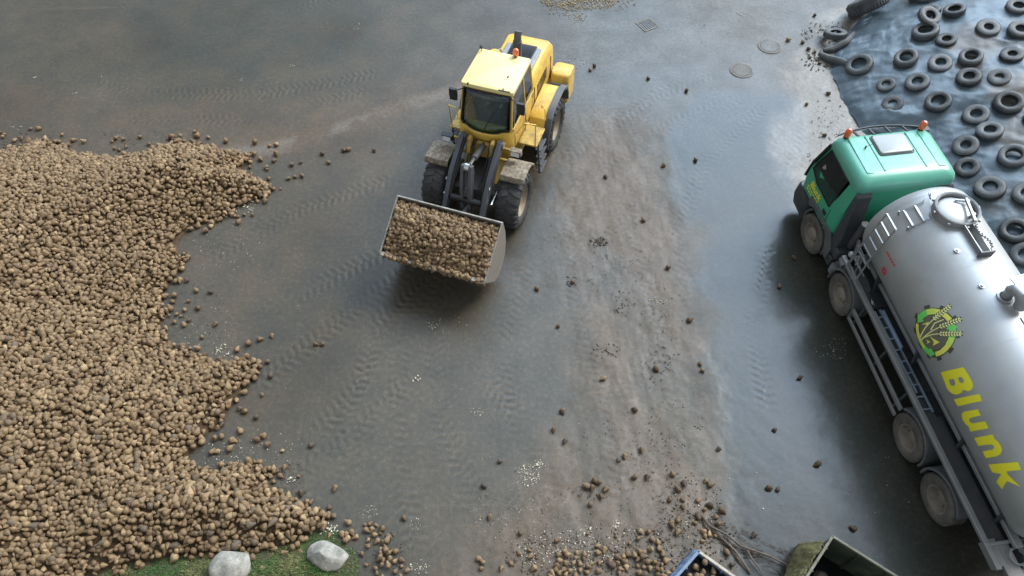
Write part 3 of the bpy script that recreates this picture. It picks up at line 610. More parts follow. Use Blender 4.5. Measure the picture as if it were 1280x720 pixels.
for rg, pts in REG:
    for i, (u, v) in enumerate(sorted(pts)):
        g = G(u, v); s_ = float(rng.uniform(.10, .14)); lab = f'{ORD[i]} loose beet from left {rg}'
        beet_single((g[0], g[1], s_ * .42), s_, lying(1)[0], lab, 'loose sugar beets scattered on the yard', True); n_hand += 1
AP = np.concatenate([P, E_]); AS = np.concatenate([S, SE]); AR = np.concatenate([Rm, RE]); isx = np.concatenate([np.zeros(len(P), bool), np.ones(len(E_), bool)])
u_, v_, f_ = proj(AP); inv = (u_ > 2) & (u_ < 1278) & (v_ > 2) & (v_ < 718)
scor = np.where(inv, AS / f_, 0); scor = scor + np.where(inv & isx & (v_ > 300), .0012, 0); order = np.argsort(-scor); top = order[:300 - n_hand]; msk = np.ones(len(AP), bool); msk[top] = False
for i in top:
    u, v = u_[i], v_[i]
    if isx[i]:
        lb = ('sugar beet in the loose heap on the yard right of the boulders' if u < 560 else 'sugar beet in the small heap at the bottom edge left of the blue bin' if u < 760 else 'sugar beet in the spill on brown mud beside the blue bin' if u < 900 else 'sugar beet lying among the twigs right of the blue bin') if v > 560 else 'sugar beet lying off the ragged edge of the big pile'
        gr = 'sugar beets in the small spills on the yard' if v > 560 else 'sugar beets fallen off the edge of the pile'
        if v <= 560: gr += ''
    else:
        lb = 'large sugar beet on the front foot of the pile above the grass' if u > 180 else 'large sugar beet on the near slope of the pile in the bottom left corner'
        gr = 'sugar beets on the front foot of the pile' if u > 180 else 'sugar beets on the near left slope of the pile'
    beet_single(AP[i], AS[i], AR[i], lb, gr, bool(isx[i] and u_[i] > 560))
# ground of the mound under the beets
mx_, my_ = np.meshgrid(np.arange(-22, -2.8, .12), np.arange(-1, 20.5, .12), indexing='ij'); hm, dm = hpile(mx_.ravel(), my_.ravel()); hm = np.where(dm > .1, hm - .005, -.05)
gf = gridfaces(*mx_.shape); kf = (dm[gf] > -.05).all(1) ; base = (np.stack([mx_.ravel(), my_.ravel(), hm], 1), gf[kf])
beet_mass('sugar_beet_pile', AP[msk], AS[msk], AR[msk], 'huge pile of brown sugar beets filling the left side of the yard', base)
print('beets', len(AP), 'mass', msk.sum(), 'hand', n_hand)

# ================================================================== GRASS, BOULDERS, CRUMBS
gp = GP([(120, 722), (150, 711), (200, 702), (250, 695), (320, 688), (372, 680), (395, 666), (412, 664), (428, 676), (442, 700), (448, 730), (440, 800), (100, 800)])
hg = lambda x, y: .10 * sstep(0, .5, sdist(x, y, gp))
n = 42000; gxr = rng.uniform(gp[:, 0].min(), gp[:, 0].max(), n); gyr = rng.uniform(gp[:, 1].min(), gp[:, 1].max(), n); dg = sdist(gxr, gyr, gp)
k = (dg + .40 * (fbm(gxr, gyr, .3, 3, 120) - .5) > -.05) & (fbm(gxr, gyr, .45, 3, 121) > .28); gxr, gyr, dg = gxr[k], gyr[k], dg[k]; n = len(gxr)
a = rng.uniform(0, 2 * np.pi, n); L_ = rng.uniform(.04, .14, n) * np.clip(.5 + dg, .5, 1); wv = rng.uniform(.004, .008, n); z0 = hg(gxr, gyr); lean = rng.uniform(.3, 1.0, n) * L_; b2 = a + rng.normal(0, .6, n) + 1.5
ex, ey = np.cos(a) * wv, np.sin(a) * wv; B0 = np.stack([gxr - ex, gyr - ey, z0], 1); B1 = np.stack([gxr + ex, gyr + ey, z0], 1); T1 = np.stack([gxr + np.cos(b2) * lean + ex * .2, gyr + np.sin(b2) * lean + ey * .2, z0 + L_ * .8], 1); T0 = np.stack([gxr + np.cos(b2) * lean - ex * .2, gyr + np.sin(b2) * lean - ey * .2, z0 + L_ * .8], 1)
GV = np.stack([B0, B1, T1, T0], 1).reshape(-1, 3); GF = np.arange(4 * n).reshape(-1, 4); tone = np.repeat(np.clip(fbm(gxr, gyr, .5, 3, 123) * 1.3 - .15 + rng.normal(0, .15, n), 0, 1), 4)
sx_, sy_ = np.meshgrid(np.arange(gp[:, 0].min() - .1, gp[:, 0].max() + .1, .06), np.arange(gp[:, 1].min(), gp[:, 1].max() + .1, .06), indexing='ij'); ds_ = sdist(sx_.ravel(), sy_.ravel(), gp); sz_ = np.where(ds_ > 0, hg(sx_.ravel(), sy_.ravel()) + .012, -.03)
sf = gridfaces(*sx_.shape); sf = sf[(ds_[sf] > -.08).any(1)]
gmat = bpy.data.materials.new('grass_blades'); gmat.use_nodes = True; t = gmat.node_tree; N = t.nodes; K = t.links; b = N['Principled BSDF']; rp = N.new('ShaderNodeValToRGB'); rp.color_ramp.elements[0].color = (.055, .16, .035, 1); rp.color_ramp.elements[1].color = (.27, .27, .11, 1); rp.color_ramp.elements[0].position = .3; rp.color_ramp.elements[1].position = .85; K.new(attr('tone'), rp.inputs[0]); K.new(rp.outputs[0], b.inputs['Base Color']); b.inputs['Roughness'].default_value = .6
soil = mat('grassy_soil', (.07, .065, .035), .95, bump=.8, bscale=30, var=.4, scale=9)
gr = npmesh('grass', np.concatenate([GV, np.stack([sx_.ravel(), sy_.ravel(), sz_], 1)]), np.concatenate([GF, sf + len(GV)]), [gmat, soil], attrs={'tone': np.concatenate([tone, np.zeros(sx_.size)])}, midx=np.concatenate([np.zeros(n), np.ones(len(sf))]), smooth=False)
tag(gr, 'short green grass verge around the two boulders at the bottom edge', 'grass', kind='stuff')
bm_ = bpy.data.materials.new('granite_boulder'); bm_.use_nodes = True; t = bm_.node_tree; N = t.nodes; K = t.links; b = N['Principled BSDF']; tc = N.new('ShaderNodeTexCoord'); b.inputs['Roughness'].default_value = .8
f1 = nz(2.2, 8, .7); f2 = nz(14, 6, .75); base_ = mixn(mr(f1, .38, .62, 0, 1), (.20, .195, .165), (.46, .44, .39)); base_ = mixn(mr(f2, .52, .7, 0, .75), base_, (.13, .135, .11)); K.new(base_, b.inputs['Base Color'])
bp = N.new('ShaderNodeBump'); bp.inputs['Distance'].default_value = .03; bp.inputs['Strength'].default_value = .7; K.new(mathn('ADD', f2, f1), bp.inputs['Height']); K.new(bp.outputs[0], b.inputs['Normal'])
def boulder(cx, cy, rx, ry, rz, rot, seed, lb):
    bm = bmesh.new(); bmesh.ops.create_icosphere(bm, subdivisions=5, radius=1); r_ = np.random.default_rng(seed); pl = [(Vector(r_.normal(size=3)).normalized(), r_.uniform(.72, .95)) for _ in range(13)]
    for v in bm.verts:
        p = v.co.copy()
        for n_, d in pl:
            e = p.dot(n_) - d
            if e > 0: p -= n_ * e * .85
        q = 1 + .05 * (float(fbm(p.x + seed, p.y + p.z, .5, 4, 5)) - .5); v.co = Vector((p.x * rx * q, p.y * ry * q, max(p.z * rz, -rz * .3)))
    me = bpy.data.meshes.new('boulder'); bm.to_mesh(me); bm.free(); me.materials.append(bm_); me.shade_smooth(); o = bpy.data.objects.new('boulder', me); col.objects.link(o); o.location = (cx, cy, rz * .28 + .06); o.rotation_euler = (0, 0, rot); tag(o, lb, 'boulder'); return o
g = G(291, 712); boulder(g[0], g[1], .46, .37, .36, .25, 5, 'pale rounded boulder cut by the bottom edge, left one on the grass')
g = G(411, 697); boulder(g[0], g[1], .46, .29, .28, -.25, 11, 'grey oval boulder on the grass between the pile and the loose beets')

def scatter(name, spots, m, lb, cat, flat=.5, seed=1):
    """many tiny irregular pieces; spots = (px, py, rx, ry, count, smin, smax)"""
    r_ = np.random.default_rng(seed); Vs = []; Fs = []; n0 = 0
    q0 = np.array([(-1, 0, 0), (1, 0, 0), (0, -1, 0), (0, 1, 0), (0, 0, -1), (0, 0, 1.)]); f0 = np.array([(0, 2, 5), (2, 1, 5), (1, 3, 5), (3, 0, 5), (2, 0, 4), (1, 2, 4), (3, 1, 4), (0, 3, 4)])
    for (cx, cy, rx, ry, cnt, a, b_) in spots:
        for _ in range(cnt):
            th = r_.uniform(0, 2 * np.pi); q = r_.random() ** .65; g = G(cx + rx * q * np.cos(th), cy + ry * q * np.sin(th)); s_ = r_.uniform(a, b_) * (.6 + .6 * r_.random())
            V = q0 * r_.uniform(.6, 1.3, (6, 3)) * np.array([s_, s_ * r_.uniform(.5, 1), s_ * flat]) / 2; an = r_.uniform(0, 6.3); V = V @ np.array([[math.cos(an), -math.sin(an), 0], [math.sin(an), math.cos(an), 0], [0, 0, 1]]).T
            Vs.append(V + np.array([g[0], g[1], s_ * flat * .4 + .004])); Fs.append(f0 + n0); n0 += 6
    V = np.concatenate(Vs); F = np.concatenate(Fs); o = npmesh(name, V, F, [m], smooth=False); tag(o, lb, cat, kind='stuff'); return o
scatter('beet_chips', [(305, 258, 18, 8, 60, .02, .07), (285, 268, 8, 4, 20, .04, .09), (275, 300, 60, 40, 140, .012, .035), (258, 420, 45, 40, 150, .012, .035), (278, 438, 10, 8, 22, .03, .08), (255, 452, 12, 4, 24, .03, .08), (285, 568, 35, 22, 120, .012, .04),
    (330, 560, 50, 26, 60, .012, .035), (363, 600, 10, 4, 12, .03, .07), (413, 664, 14, 10, 40, .03, .08), (660, 594, 15, 14, 130, .015, .05), (675, 580, 8, 6, 22, .03, .06), (596, 515, 8, 6, 18, .015, .04), (540, 407, 7, 4, 16, .02, .05), (521, 473, 8, 5, 8, .04, .07), (555, 405, 30, 12, 14, .02, .04),
    (650, 640, 60, 40, 160, .01, .03), (700, 690, 55, 28, 300, .015, .05), (770, 680, 40, 28, 80, .015, .05), (735, 662, 12, 6, 16, .03, .08), (770, 655, 8, 5, 14, .03, .07), (460, 640, 12, 10, 40, .012, .03), (520, 655, 10, 8, 30, .012, .03), (525, 710, 14, 10, 40, .015, .04),
    (822, 376, 14, 5, 14, .03, .06), (146, 172, 8, 4, 22, .02, .06), (96, 117, 5, 2, 8, .03, .06), (45, 97, 4, 2, 6, .03, .06), (127, 94, 5, 3, 6, .02, .05), (20, 160, 8, 4, 10, .02, .06), (860, 655, 60, 50, 50, .02, .05), (960, 620, 60, 50, 10, .02, .05), (1040, 435, 22, 16, 60, .01, .03), (1100, 620, 60, 50, 8, .02, .04),
    (923, 20, 10, 6, 10, .03, .07), (718, 80, 14, 8, 24, .03, .07), (440, 380, 220, 130, 110, .008, .022), (700, 480, 200, 130, 70, .008, .025), (780, 130, 120, 70, 26, .012, .03), (470, 40, 200, 40, 22, .01, .03), (560, 250, 60, 30, 20, .01, .02), (365, 82, 6, 2, 5, .03, .05), (300, 100, 4, 2, 4, .03, .05), (448, 35, 9, 5, 10, .03, .07)], M['chips'], 'pale beet chips and root bits scattered over the wet yard', 'beet chips')
scatter('mud_crumbs', [(748, 303, 12, 7, 60, .03, .09), (780, 380, 14, 20, 50, .02, .06), (770, 330, 40, 50, 110, .015, .05), (757, 440, 18, 12, 90, .02, .06), (820, 460, 20, 30, 70, .02, .06), (830, 400, 30, 60, 110, .015, .05), (715, 352, 8, 8, 30, .02, .06), (840, 560, 50, 60, 160, .015, .05), (780, 560, 60, 60, 100, .012, .04), (860, 640, 40, 40, 120, .02, .06), (690, 300, 18, 20, 40, .015, .04),
    (1020, 75, 18, 16, 90, .03, .10), (1035, 170, 30, 50, 160, .02, .06), (1030, 40, 30, 14, 140, .03, .09), (800, 290, 60, 40, 60, .01, .04), (900, 40, 60, 30, 20, .02, .05), (600, 610, 60, 40, 60, .01, .03), (800, 690, 60, 34, 420, .015, .07), (700, 695, 70, 30, 480, .015, .06), (760, 660, 140, 55, 420, .012, .04), (480, 690, 34, 32, 160, .015, .05), (860, 640, 50, 50, 240, .015, .06), (740, 612, 24, 16, 60, .015, .05), (620, 640, 60, 30, 120, .012, .03), (250, 400, 40, 50, 120, .015, .05), (350, 600, 40, 30, 120, .015, .05), (900, 690, 40, 30, 90, .02, .07), (140, 176, 120, 12, 160, .015, .05), (20, 180, 30, 16, 90, .02, .07)], M['clod'], 'dark wet mud crumbs littering the brown strip and the sheet toe', 'mud crumbs', .6, 2)
scatter('spilled_chaff', [(725, -2, 50, 16, 1500, .02, .07), (760, 2, 36, 12, 400, .02, .06), (700, 8, 26, 12, 240, .02, .06), (722, 22, 12, 7, 70, .02, .06), (740, -20, 60, 14, 900, .02, .07)], M['maize'], 'tan crumbly chaff spilled on the wet yard at the top edge', 'chaff', .7, 3)

# --- manholes and drain
def manhole(u, v, r_, lb, dirt_):
    g = G(u, v); rt_ = empty('manhole', (g[0], g[1], 0)); tag(rt_, lb, 'manhole')
    m = MB(); m.lathe([(r_, -.05), (r_, .016), (r_ * .985, .02), (r_ * .79, .02), (r_ * .775, .006)], 48, 'z'); m.build('concrete_ring', M['concrete'], rt_)
    m = MB(); m.lathe([(r_ * .765, -.04), (r_ * .765, .020), (r_ * .755, .024), (0.001, .024)], 48, 'z'); c_ = m.build('cover', M['castiron'] if not dirt_ else M['concrete'], rt_)
    m = MB()
    for ring, cnt in ((.66, 22), (.45, 12), (.22, 6)):
        for k in range(cnt): a = 2 * math.pi * k / cnt; m.box((ring * r_ * math.cos(a), ring * r_ * math.sin(a), .026), (.085 * r_ * 1.5, .05 * r_, .012), (0, 0, a))
    for k in range(16): a = 2 * math.pi * k / 16; m.box((.87 * r_ * math.cos(a), .87 * r_ * math.sin(a), .021), (.13 * r_, .05 * r_, .010), (0, 0, a))
    m.build('raised_pattern', M['castiron'], c_)
manhole(962, 58, .40, 'round manhole cover with studded ring, nearer the silage sheet', False)
manhole(927, 88, .39, 'half muddy round manhole cover, the lower left of two', True)
g = G(809, 31); rt_ = empty('drain_grate', (g[0], g[1], 0), .5); tag(rt_, 'small square slotted drain grate set in the wet yard', 'drain')
m = MB(); 
for sx in (-1, 1): m.box((sx * .27, 0, 0), (.06, .6, .036)); m.box((0, sx * .27, .0), (.48, .06, .034))
m.build('frame', M['concrete'], rt_, bevel=.006)
m = MB(); m.box((0, 0, -.004), (.478, .478, .02)); m.build('grate_pit', M['black'], rt_)
m = MB()
for i in range(6): m.box((-.2 + i * .08, 0, .009), (.035, .47, .014))
m.build('grate', M['castiron'], rt_)

# ================================================================== WHEEL LOADER
LX, LY, LTH = -.337, 14.521, -1.924
ld = empty('wheel_loader', (LX, LY, 0), LTH); tag(ld, 'yellow articulated wheel loader carrying a bucket heaped with sugar beets', 'wheel loader')
def big_wheel(parent, x, y, side, steer=0., R_=.79, W_=.60, rubber=None, rimm=None):
    hub = MB(); h = W_ / 2; s_ = side
    hub.lathe([(.40, -h * .8 * s_), (.42, -h * .6 * s_), (.36, -h * .5 * s_), (.34, h * .1 * s_), (.37, h * .45 * s_), (.43, h * .62 * s_), (.45, h * .80 * s_), (.425, h * .84 * s_), (.40, h * .60 * s_), (.33, h * .28 * s_), (.20, h * .22 * s_), (.19, h * .50 * s_), (.15, h * .58 * s_), (.001, h * .60 * s_)], 40)
    for k in range(16): a = 2 * math.pi * k / 16; hub.lathe([(.018, h * .25 * s_), (.018, h * .36 * s_), (.001, h * .36 * s_)], 6, 'y', (.265 * math.cos(a), 0, .265 * math.sin(a)))
    wl = hub.build('wheel', rimm or M['rim_y'], parent, loc=(x, y, R_ - .01)); wl.rotation_euler = (0, random.uniform(0, 1), steer)
    ty = MB(); prof = [(.44, -h * .80), (.47, -h * .95), (.56, -h * 1.04), (.66, -h * 1.02), (.73, -h * .90), (.755, -h * .70), (.762, 0), (.755, h * .70), (.73, h * .90), (.66, h * 1.02), (.56, h * 1.04), (.47, h * .95), (.44, h * .80)]
    ty.lathe(prof, 56, closed=True); nl = 22
    for k in range(nl):
        for sd_ in (-1, 1):
            a = 2 * math.pi * (k + (.5 if sd_ > 0 else 0)) / nl; rm = Matrix.Rotation(-a, 4, 'Y')
            pts = []
            for (yy, da, lo, hi) in ((.02, .10, .75, .79), (.45, .03, .75, .79), (.86, -.02, .72, .775), (1.0, -.03, .66, .71)):
                pts.append((yy * h * sd_, da, lo, hi))
            wv = .048; vs = []
            for yy, da, lo, hi in pts:
                for q in (-1, 1):
                    for rr in (lo, hi): an = da + q * wv / .76; vs.append(Vector((rr * math.cos(an), yy * (1.05 if rr < .72 else 1), rr * math.sin(an))))
            fs = []
            for i in range(3):
                b = i * 4; fs += [(b, b + 1, b + 5, b + 4), (b + 1, b + 3, b + 7, b + 5), (b + 3, b + 2, b + 6, b + 7), (b + 2, b, b + 4, b + 6)]
            fs += [(0, 2, 3, 1), (12, 13, 15, 14)]; ty.add(vs, fs, rm)
    t_ = ty.build('tyre', rubber or M['rubber'], wl, ang=50); return wl
for x in (1.535, -1.535):
    for s_ in (1, -1): big_wheel(ld, x, s_ * 1.04, s_)
# frames
m = MB(); m.prism([(-2.75, .62), (-2.75, 1.15), (-.7, 1.25), (-.1, 1.05), (-.1, .62)], -.42, .42); m.box((-1.535, 0, .78), (.42, 1.5, .36)); m.box((-.3, 0, 1.25), (.9, 1.5, .5)); m.build('rear_frame', M['yellow_dirty'], ld, bevel=.03)
m = MB(); m.prism([(.05, .62), (.05, 1.1), (.7, 1.45), (1.0, 2.22), (1.16, 2.22), (1.5, 1.25), (1.95, 1.0), (1.95, .6)], -.36, -.27); m.prism([(.05, .62), (.05, 1.1), (.7, 1.45), (1.0, 2.22), (1.16, 2.22), (1.5, 1.25), (1.95, 1.0), (1.95, .6)], .27, .36)
m.box((.95, 0, 1.75), (.12, .53, .5)); ff_ = m.build('front_frame', M['yellow_dirty'], ld, bevel=.02)
m = MB(); m.box((1.1, 0, .95), (1.6, .53, .5)); m.box((1.535, 0, .78), (.42, 1.5, .38)); m.build('front_axle', M['darksteel'], ld, bevel=.02)
# engine hood
def sec(z, x0, x1, hy, r): return rrect(x0, x1, hy, r, z, seg=5)
m = MB(); m.loft([sec(1.1, -3.15, -.95, .66, .12), sec(1.9, -3.14, -.95, .70, .14), sec(2.35, -3.08, -.95, .69, .16), sec(2.50, -2.98, -.95, .64, .16), sec(2.54, -2.92, -.95, .60, .15)]); hood = m.build('engine_hood', M['yellow'], ld, ang=40)
m = MB(); m.prism([(-2.45, 2.546), (-2.45, 2.60), (-1.0, 2.64), (-1.0, 2.546)], -.50, .52); m.build('hood_top_panel', M['greysteel'], hood, bevel=.03)
m = MB(); m.box((-2.15, .02, 2.612), (.62, .72, .03), (0, R(1.7), 0)); 
for k in range(12): m.box((-2.41 + k * .047, .02, 2.632), (.018, .66, .016), (0, R(1.7), 0))
m.build('air_grille', M['black'], hood)
m = MB()
for s_ in (1, -1):
    for k in range(7): m.box((-2.3 + .13 * k, s_ * .703, 1.95), (.06, .012, .36))
    m.box((-2.75, s_ * .70, 1.8), (.03, .02, .75)); m.box((-1.25, s_ * .705, 1.85), (.02, .015, .8))
m.build('side_vents', M['black'], hood)
m = MB(); m.box((-3.15, 0, 1.75), (.05, .95, .9))
for k in range(9): m.box((-3.185, 0, 1.38 + k * .09), (.03, .9, .03))
m.build('radiator_grille', M['black'], hood, bevel=.01)
m = MB(); m.loft([sec(.55, -3.45, -2.55, .72, .1), sec(1.25, -3.5, -2.55, .74, .1), sec(1.32, -3.42, -2.6, .70, .1)]); m.build('rear_counterweight', M['yellow_dirty'], ld)
for s_ in (1, -1):
    m = MB(); a, b_ = (.74, 1.30) if s_ > 0 else (-1.30, -.74)
    m.loft([rrect(-3.30, -2.62, b_, .06, .72, a), rrect(-3.34, -2.60, b_, .08, 1.40, a), rrect(-3.30, -2.66, b_, .10, 1.60, a), rrect(-3.24, -2.72, b_, .10, 1.64, a)]); cw = m.build('side_counterweight', M['yellow'], ld, ang=40)
    m = MB(); m.box((-2.64, s_ * 1.0, 1.28), (.03, .40, .34)); m.build('storage_lid', M['fender'], cw, bevel=.02)
# exhaust, air intake, beacon
m = MB(); m.tube([(-1.45, .12, 2.6), (-1.5, .12, 3.05), (-1.52, .12, 3.42)], .12, 18); m.tube([(-1.52, .12, 3.40), (-1.54, .12, 3.55), (-1.60, .12, 3.66)], .10, 14); m.build('exhaust_pipe', M['guard'], hood)
m = MB(); m.tube([(-1.15, -.33, 2.6), (-1.15, -.33, 2.9)], .07, 12); m.lathe([(.001, .14), (.10, .12), (.135, .05), (.12, -.02), (.05, -.06)], 20, 'z', (-1.15, -.33, 2.95)); m.build('air_intake', M['steel'], hood)
m = MB(); m.tube([(-1.05, -.38, 2.6), (-1.2, -.38, 3.2), (-1.35, -.3, 3.2), (-1.55, -.3, 2.6)], .018, 8); m.build('hood_handrail', M['steel'], hood)
m = MB(); m.tube([(-1.1, .38, 2.6), (-1.1, .38, 2.70)], .05, 12); m.build('filler_cap', M['black'], hood)
# cab
cab = MB()
cab.loft([rrect(-.98, .58, .60, .10, 1.25), rrect(-1.0, .74, .72, .14, 1.62), rrect(-1.0, .86, .76, .22, 2.0), rrect(-1.0, .86, .765, .26, 2.25), rrect(-1.0, .82, .76, .26, 2.36)], caps=False)
cabo = cab.build('cab', M['yellow'], ld, ang=35)
m = MB(); m.loft([rrect(-.98, .80, .74, .24, 2.345), rrect(-.97, .78, .72, .2, 2.0), rrect(-.95, .68, .66, .12, 1.66), rrect(-.94, .60, .6, .1, 1.64)], caps=False); m.box((-.15, 0, 1.68), (1.5, 1.2, .04)); m.build('cab_lining', M['black'], cabo)
# pillars
m = MB()
top = {'f': .46, 'r': -.92}
for s_ in (1, -1):
    m.bar((.70, s_ * .69, 2.30), (.44, s_ * .64, 3.32), .07, .07); m.bar((-.95, s_ * .71, 2.16), (-.86, s_ * .64, 3.32), .09, .11); m.bar((-.30, s_ * .745, 2.16), (-.30, s_ * .665, 3.32), .05, .06)
    m.bar((.66, s_ * .735, 2.37), (-.98, s_ * .735, 2.37), .06, .07); m.bar((.44, s_ * .65, 3.30), (-.88, s_ * .65, 3.30), .06, .07)
m.bar((.46, -.64, 3.31), (.46, .64, 3.31), .06, .06); m.bar((-.88, -.64, 3.31), (-.88, .64, 3.31), .06, .06); m.build('cab_pillars', M['yellow'], cabo, bevel=.012)
m = MB(); m.loft([[(.60 + .27 * math.cos(a) ** .8 * k_, .60 * math.sin(a), z_) for a in np.linspace(-1.5, 1.5, 15)] + [(.5, .5, z_), (.5, -.5, z_)] for z_, k_ in ((2.02, 1.1), (2.2, 1.35), (2.30, 1.32))]); m.build('windscreen_cowl', M['yellow'], cabo, bevel=.02)
# windscreen: curved sheet bulging forward at the bottom
def curved_glass(name, rows, mt, parent, th=.008):
    m = MB(); n = len(rows[0]); m.add([p for r_ in rows for p in r_], [(i * n + k, i * n + k + 1, (i + 1) * n + k + 1, (i + 1) * n + k) for i in range(len(rows) - 1) for k in range(n - 1)]); return m.build(name, mt, parent, solid=th)
rows = []
for t_ in np.linspace(0, 1, 7):
    z_ = 2.42 + .88 * t_; hx = .73 - .24 * t_; hw = .67 - .05 * t_; bul = .17 * (1 - t_ * .75); dip = .0
    rows.append([(hx + bul * (1 - (q) ** 2), hw * q, z_ - .13 * (1 - t_) * (1 - q * q)) for q in np.linspace(-1, 1, 11)])
curved_glass('windscreen', rows, M['glass'], cabo)
m = MB(); 
P_ = [rows[0][k] for k in range(11)]; m.tube([(p[0] + .006, p[1], p[2]) for p in P_], .016, 6); P_ = [rows[-1][k] for k in range(11)]; m.tube([(p[0] + .004, p[1], p[2]) for p in P_], .018, 6)
for e_ in (0, 10): m.tube([(r_[e_][0] + .006, r_[e_][1], r_[e_][2]) for r_ in rows], .016, 6)
m.tube([(.93, -.02, 2.30), (.90, .10, 2.6), (.77, .22, 2.85)], .009, 6); m.build('windscreen_seal', M['black'], cabo)
for s_ in (1, -1):
    m = MB(); m.add([(.60, s_ * .728, 2.41), (-.27, s_ * .735, 2.41), (-.27, s_ * .668, 3.27), (.42, s_ * .655, 3.27)], [(0, 1, 2, 3)]); m.build('side_window', M['glass_dark'], cabo, solid=.008, smooth=False)
    m = MB(); m.add([(-.33, s_ * .735, 2.41), (-.90, s_ * .732, 2.41), (-.83, s_ * .66, 3.27), (-.33, s_ * .668, 3.27)], [(0, 1, 2, 3)]); m.build('side_window', M['glass_dark'], cabo, solid=.008, smooth=False)
m = MB(); m.add([(-.965, -.64, 2.25), (-.965, .64, 2.25), (-.885, .6, 3.27), (-.885, -.6, 3.27)], [(0, 1, 2, 3)]); m.build('rear_window', M['glass_dark'], cabo, solid=.008, smooth=False)
m = MB(); m.loft([rrect(-.90, .48, .685, .05, 3.325), rrect(-.92, .52, .705, .06, 3.35), rrect(-.91, .50, .70, .06, 3.43), rrect(-.87, .44, .66, .06, 3.452)]); rf = m.build('cab_roof', M['yellow_roof'], cabo, ang=40)
for c_, d_ in (((.505, -.50, 3.44), (.05, .03, .05)), ((.46, .42, 3.455), (.03, .02, .06)), ((-.02, .38, 3.465), (.05, .03, .03)), ((.50, .46, 3.445), (.03, .30, .015))): m = MB(); m.box(c_, d_); m.build('roof_bracket', M['black'], rf)
m = MB(); m.tube([(-.86, .30, 3.44), (-.86, .30, 3.50)], .05, 12); b_ = m.build('beacon_base', M['black'], rf)
m = MB(); m.lathe([(.075, 0), (.078, .10), (.066, .155), (.03, .185), (.001, .19)], 20, 'z', (-.86, .30, 3.50)); m.build('beacon', M['orange'], rf)
m = MB(); m.tube([(-.80, -.62, 3.44), (-.80, -.62, 3.56)], .012, 6); m.lathe([(.05, 0), (.05, .05), (.001, .06)], 12, 'z', (-.80, -.62, 3.55)); m.build('antenna', M['black'], rf)
# door seam, handle
m = MB(); m.box((.60, .768, 1.78), (.012, .012, .75)); m.box((-.28, .768, 1.78), (.012, .012, .75)); m.box((.16, .768, 1.42), (.88, .012, .012)); m.tube([(-.02, .775, 2.0), (-.02, .81, 1.98), (-.22, .81, 1.98), (-.22, .775, 2.0)], .014, 6); m.build('door_handle', M['black'], cabo)
for s_, my in ((1, .95), (-1, -.86)):
    m = MB(); m.tube([(.50, s_ * .64, 3.25), (.64, s_ * .84, 3.24), (.64, my, 3.24)], .014, 6); m.loft([rrect(.62, .70, my + .10, .03, 2.98, my - .10), rrect(.60, .70, my + .11, .03, 3.15, my - .11), rrect(.62, .70, my + .10, .03, 3.32, my - .10)]); m.build('mirror', M['black'], cabo, ang=40)
# interior
m = MB(); m.box((-.42, 0, 2.02), (.5, .5, .16)); m.box((-.42, 0, 1.83), (.35, .35, .24)); m.box((-.68, 0, 2.42), (.14, .48, .75), (0, R(-8), 0)); m.box((-.73, 0, 2.86), (.10, .26, .2), (0, R(-8), 0)); m.build('seat', M['seat'], cabo, bevel=.04)
m = MB(); m.box((-.35, -.42, 2.25), (.6, .16, .14)); m.box((.55, 0, 2.17), (.34, .6, .12)); m.bar((.52, 0, 2.1), (.30, 0, 2.52), .10, .10); m.build('console', M['black'], cabo, bevel=.03)
m = MB(); P_ = [(.26 + .18 * math.cos(a) * math.cos(R(25)), .2 * math.sin(a), 2.56 + .18 * math.cos(a) * math.sin(R(25))) for a in np.linspace(0, 2 * math.pi, 25)]; m.tube(P_, .014, 6); m.bar((.08, 0, 2.49), (.43, 0, 2.64), .03, .02); m.bar((.26, -.19, 2.56), (.26, .19, 2.56), .02, .03); m.build('steering_wheel', M['black'], cabo)
